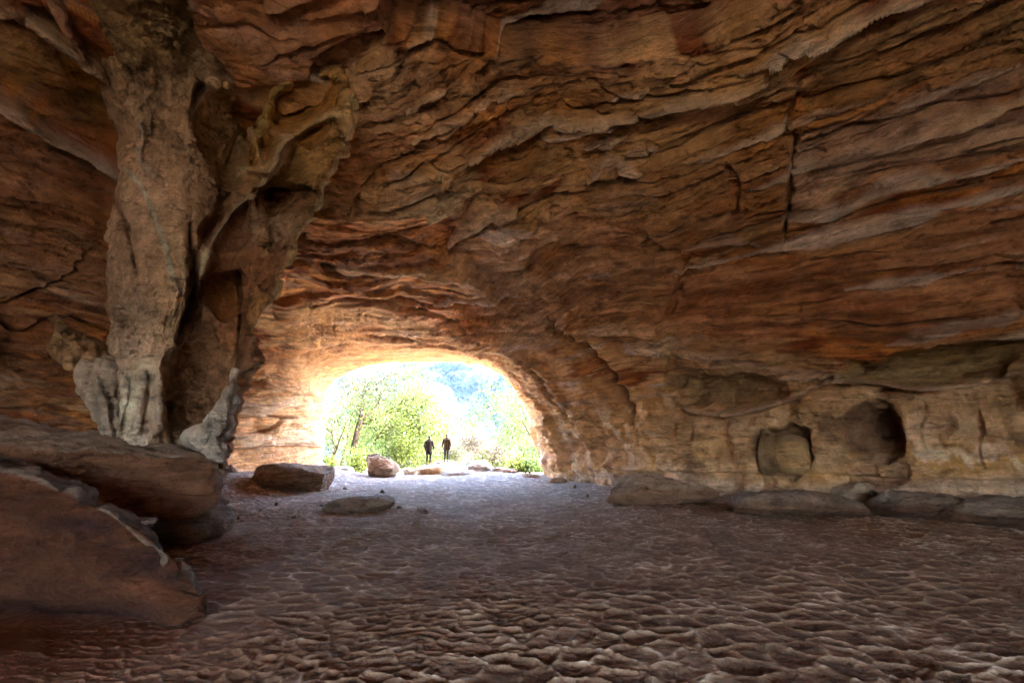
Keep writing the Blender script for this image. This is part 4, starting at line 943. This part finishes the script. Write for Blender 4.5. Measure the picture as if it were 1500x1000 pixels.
def tree(base, H, label, kind='lime', seed=0, lean=(0, 0), r=0.12, depth=3, n_leaf=6000, spread=0.28, leaf=0.085, trunk_frac=0.55, bark=None, cat='tree', group=None, name='tree', bend=0.35, kids=3.0, low=False):
    rg = np.random.default_rng(seed); root = empty(name, tuple(base)); tag(root, label, cat, group)
    segs = []; tips = []
    grow(rg, np.zeros(3), np.array((lean[0], lean[1], 1.0)), H*trunk_frac, r*1.25, depth, segs, tips, bend, kids, 0.25, 0.68)
    Vs, Fs, o = [], [], 0
    for pts, rad in segs:
        if max(rad) < 0.004: continue
        V, f = tube(pts, rad, 6); Vs.append(V); Fs.append(f + o); o += len(V)
    mesh_obj('trunk' if not low else 'stems', np.vstack(Vs), np.vstack(Fs), bark or M_BARK, root)
    c = np.array([t[0] for t in tips]); mz = c[:, 2].max(); s = H/max(mz, 0.1)
    if n_leaf:
        w = c[rg.random(len(c)) < 0.5]; n_leaf = int(n_leaf*0.8)
        V, f = leaf_cloud(rg, w, n_leaf, spread, leaf); m_ = mesh_obj('crown' if not low else 'foliage', V, f, LM[kind], root, smooth=False)
    return root
def gp(px, Y, z=-0.2):
    p = at(px, 690, Y); return (p[0], Y, z if z is not None else float(floor_h(p[0], Y)))
tree(gp(512, 34), 9.5, 'tall leaning tree with dark forked trunk against the bright left side of the mouth', 'lime', 11, (0.12, 0), 0.24, 4, 6000, 0.4, .09, .6, M_BARKD, bend=.4)
tree(gp(528, 35), 6.5, 'thin curved tree right behind the leaning trunk', 'lime', 12, (0.25, 0), 0.07, 3, 6000, 0.45, .09, .6)
tree(gp(482, 32.5), 6.0, 'slender tree hugging the left jamb of the mouth', 'pale', 13, (0.02, 0), 0.07, 3, 3500, 0.35, .08, .6)
tree(gp(560, 40), 8.5, 'spreading lime green tree in the middle of the left thicket', 'lime', 14, (0.3, 0), 0.12, 4, 11000, 0.5, .11, .5, bend=.6)
tree(gp(590, 44), 9.0, 'wispy lime tree arching over towards the sky, above the round boulder', 'lime', 15, (0.35, 0), 0.12, 4, 4500, 0.45, .11, .55, bend=.6)
tree(gp(500, 42), 9.0, 'leafy green tree filling the back left corner of the mouth', 'green', 16, (0.0, 0), 0.12, 4, 9000, 0.5, .11, .5)
tree(gp(792, 34), 6.2, 'slender dark-trunked tree close to the right jamb', 'green', 17, (-0.12, 0), 0.075, 3, 4200, 0.35, .085, .62, M_BARKD, bend=.3)
tree(gp(775, 38), 5.4, 'thin leaning green tree left of the dark-trunked one', 'green', 18, (-0.25, 0), 0.06, 3, 4500, 0.4, .085, .6)
tree(gp(745, 36), 3.2, 'greyish twiggy small tree between the people and the right jamb', 'grey', 19, (-0.2, 0), 0.06, 4, 6500, 0.35, .07, .5, bend=.7)
tree(gp(700, 40), 3.6, 'pale brown twiggy small tree right of the people', 'grey', 20, (0.1, 0), 0.06, 4, 7000, 0.4, .08, .5, bend=.7)
SHR = [(492,31.6,1.6,'lime','low lime bush at the left jamb'),(520,33,2.2,'lime','lime bush under the leaning trunk'),(545,34,2.6,'green','darker bush behind the round boulder'),(575,36,3.2,'lime','tall lime bush behind the round boulder, right side'),
       (600,37,3.6,'lime','dense yellow green bush left of the people'),(622,38,3.2,'lime','yellow green bush directly behind the left person'),(645,40,2.9,'pale','pale bush directly behind the right person'),
       (668,42,3.0,'pale','pale bush just right of the right person'),(725,36,2.0,'lime','small yellow green bush behind the layered rocks'),(760,33,1.6,'lime','bright green bush above the dark red-brown rock'),(783,32.5,1.5,'green','green undergrowth bush against the right jamb'),(540,40,4.5,'lime','big lime bush deep in the left thicket')]
for i, (a, Yy, H, k, lab) in enumerate(SHR):
    tree(gp(a, Yy), H, lab, k, 50+i, (0.05*((i % 3)-1), 0), 0.035, 3, 5200, 0.26*H/2.5+.1, .075, .42, None, 'bush', 'bushes outside the cave mouth', 'bush', .7, 4.0, True)
FT = [(600,62,8.5,'lime'),(640,66,7.0,'pale'),(660,70,6.5,'pale'),(682,64,6.5,'pale'),(700,74,6.5,'pale'),(718,68,5.8,'green'),(735,80,7,'pale'),(752,72,6,'green'),(770,66,6.0,'green'),(620,80,9.5,'lime'),(520,60,11,'lime'),(560,64,11,'lime'),(480,64,10,'green'),(790,74,9,'green')]
DS = ['lime tree in the middle distance above the left bushes','low pale tree seen past the right person','taller pale tree under the hill, right of the people','small pale tree at the middle of the valley edge','round pale tree below the hill centre',
      'darker tree under the hill centre','tall pale tree before the blue hill, right part','green tree halfway to the right jamb, below the hill','green tree seen beside the thin leaning trunks','far lime tree peeping above the left person','far lime tree behind the leaning trunk',
      'far lime tree behind the spreading one','far green tree beside the left jamb','farthest green tree beside the right jamb']
for i, ((a, Yy, H, k), lab) in enumerate(zip(FT, DS)):
    tree(gp(a, Yy, -2.4), H, lab, k, 90+i, (0.02, 0), 0.14, 3, 5500, 0.75, .17, .5, None, 'tree', 'trees in the valley beyond the mouth', 'valley_tree', .5, 3.5)

# haze in the valley air
hv = [(-300, -45, -9), (300, -45, -9), (300, 700, -9), (-300, 700, -9), (-300, -45, 75), (300, -45, 75), (300, 700, 75), (-300, 700, 75)]
hm = bpy.data.materials.new('haze'); hm.use_nodes = True; hm.node_tree.nodes.clear()
ho = hm.node_tree.nodes.new('ShaderNodeOutputMaterial'); pv = hm.node_tree.nodes.new('ShaderNodeVolumePrincipled')
pv.inputs['Color'].default_value = (0.33, 0.55, 1.0, 1); pv.inputs['Density'].default_value = 0.00008; pv.inputs['Anisotropy'].default_value = 0.0
hm.node_tree.links.new(pv.outputs[0], ho.inputs['Volume'])
hz = mesh_obj('haze', np.array(hv), np.array([(0,3,2,1),(4,5,6,7),(0,1,5,4),(1,2,6,5),(2,3,7,6),(3,0,4,7)]), hm, smooth=False)
tag(hz, 'pale air between the cave and the far hill', kind='stuff')
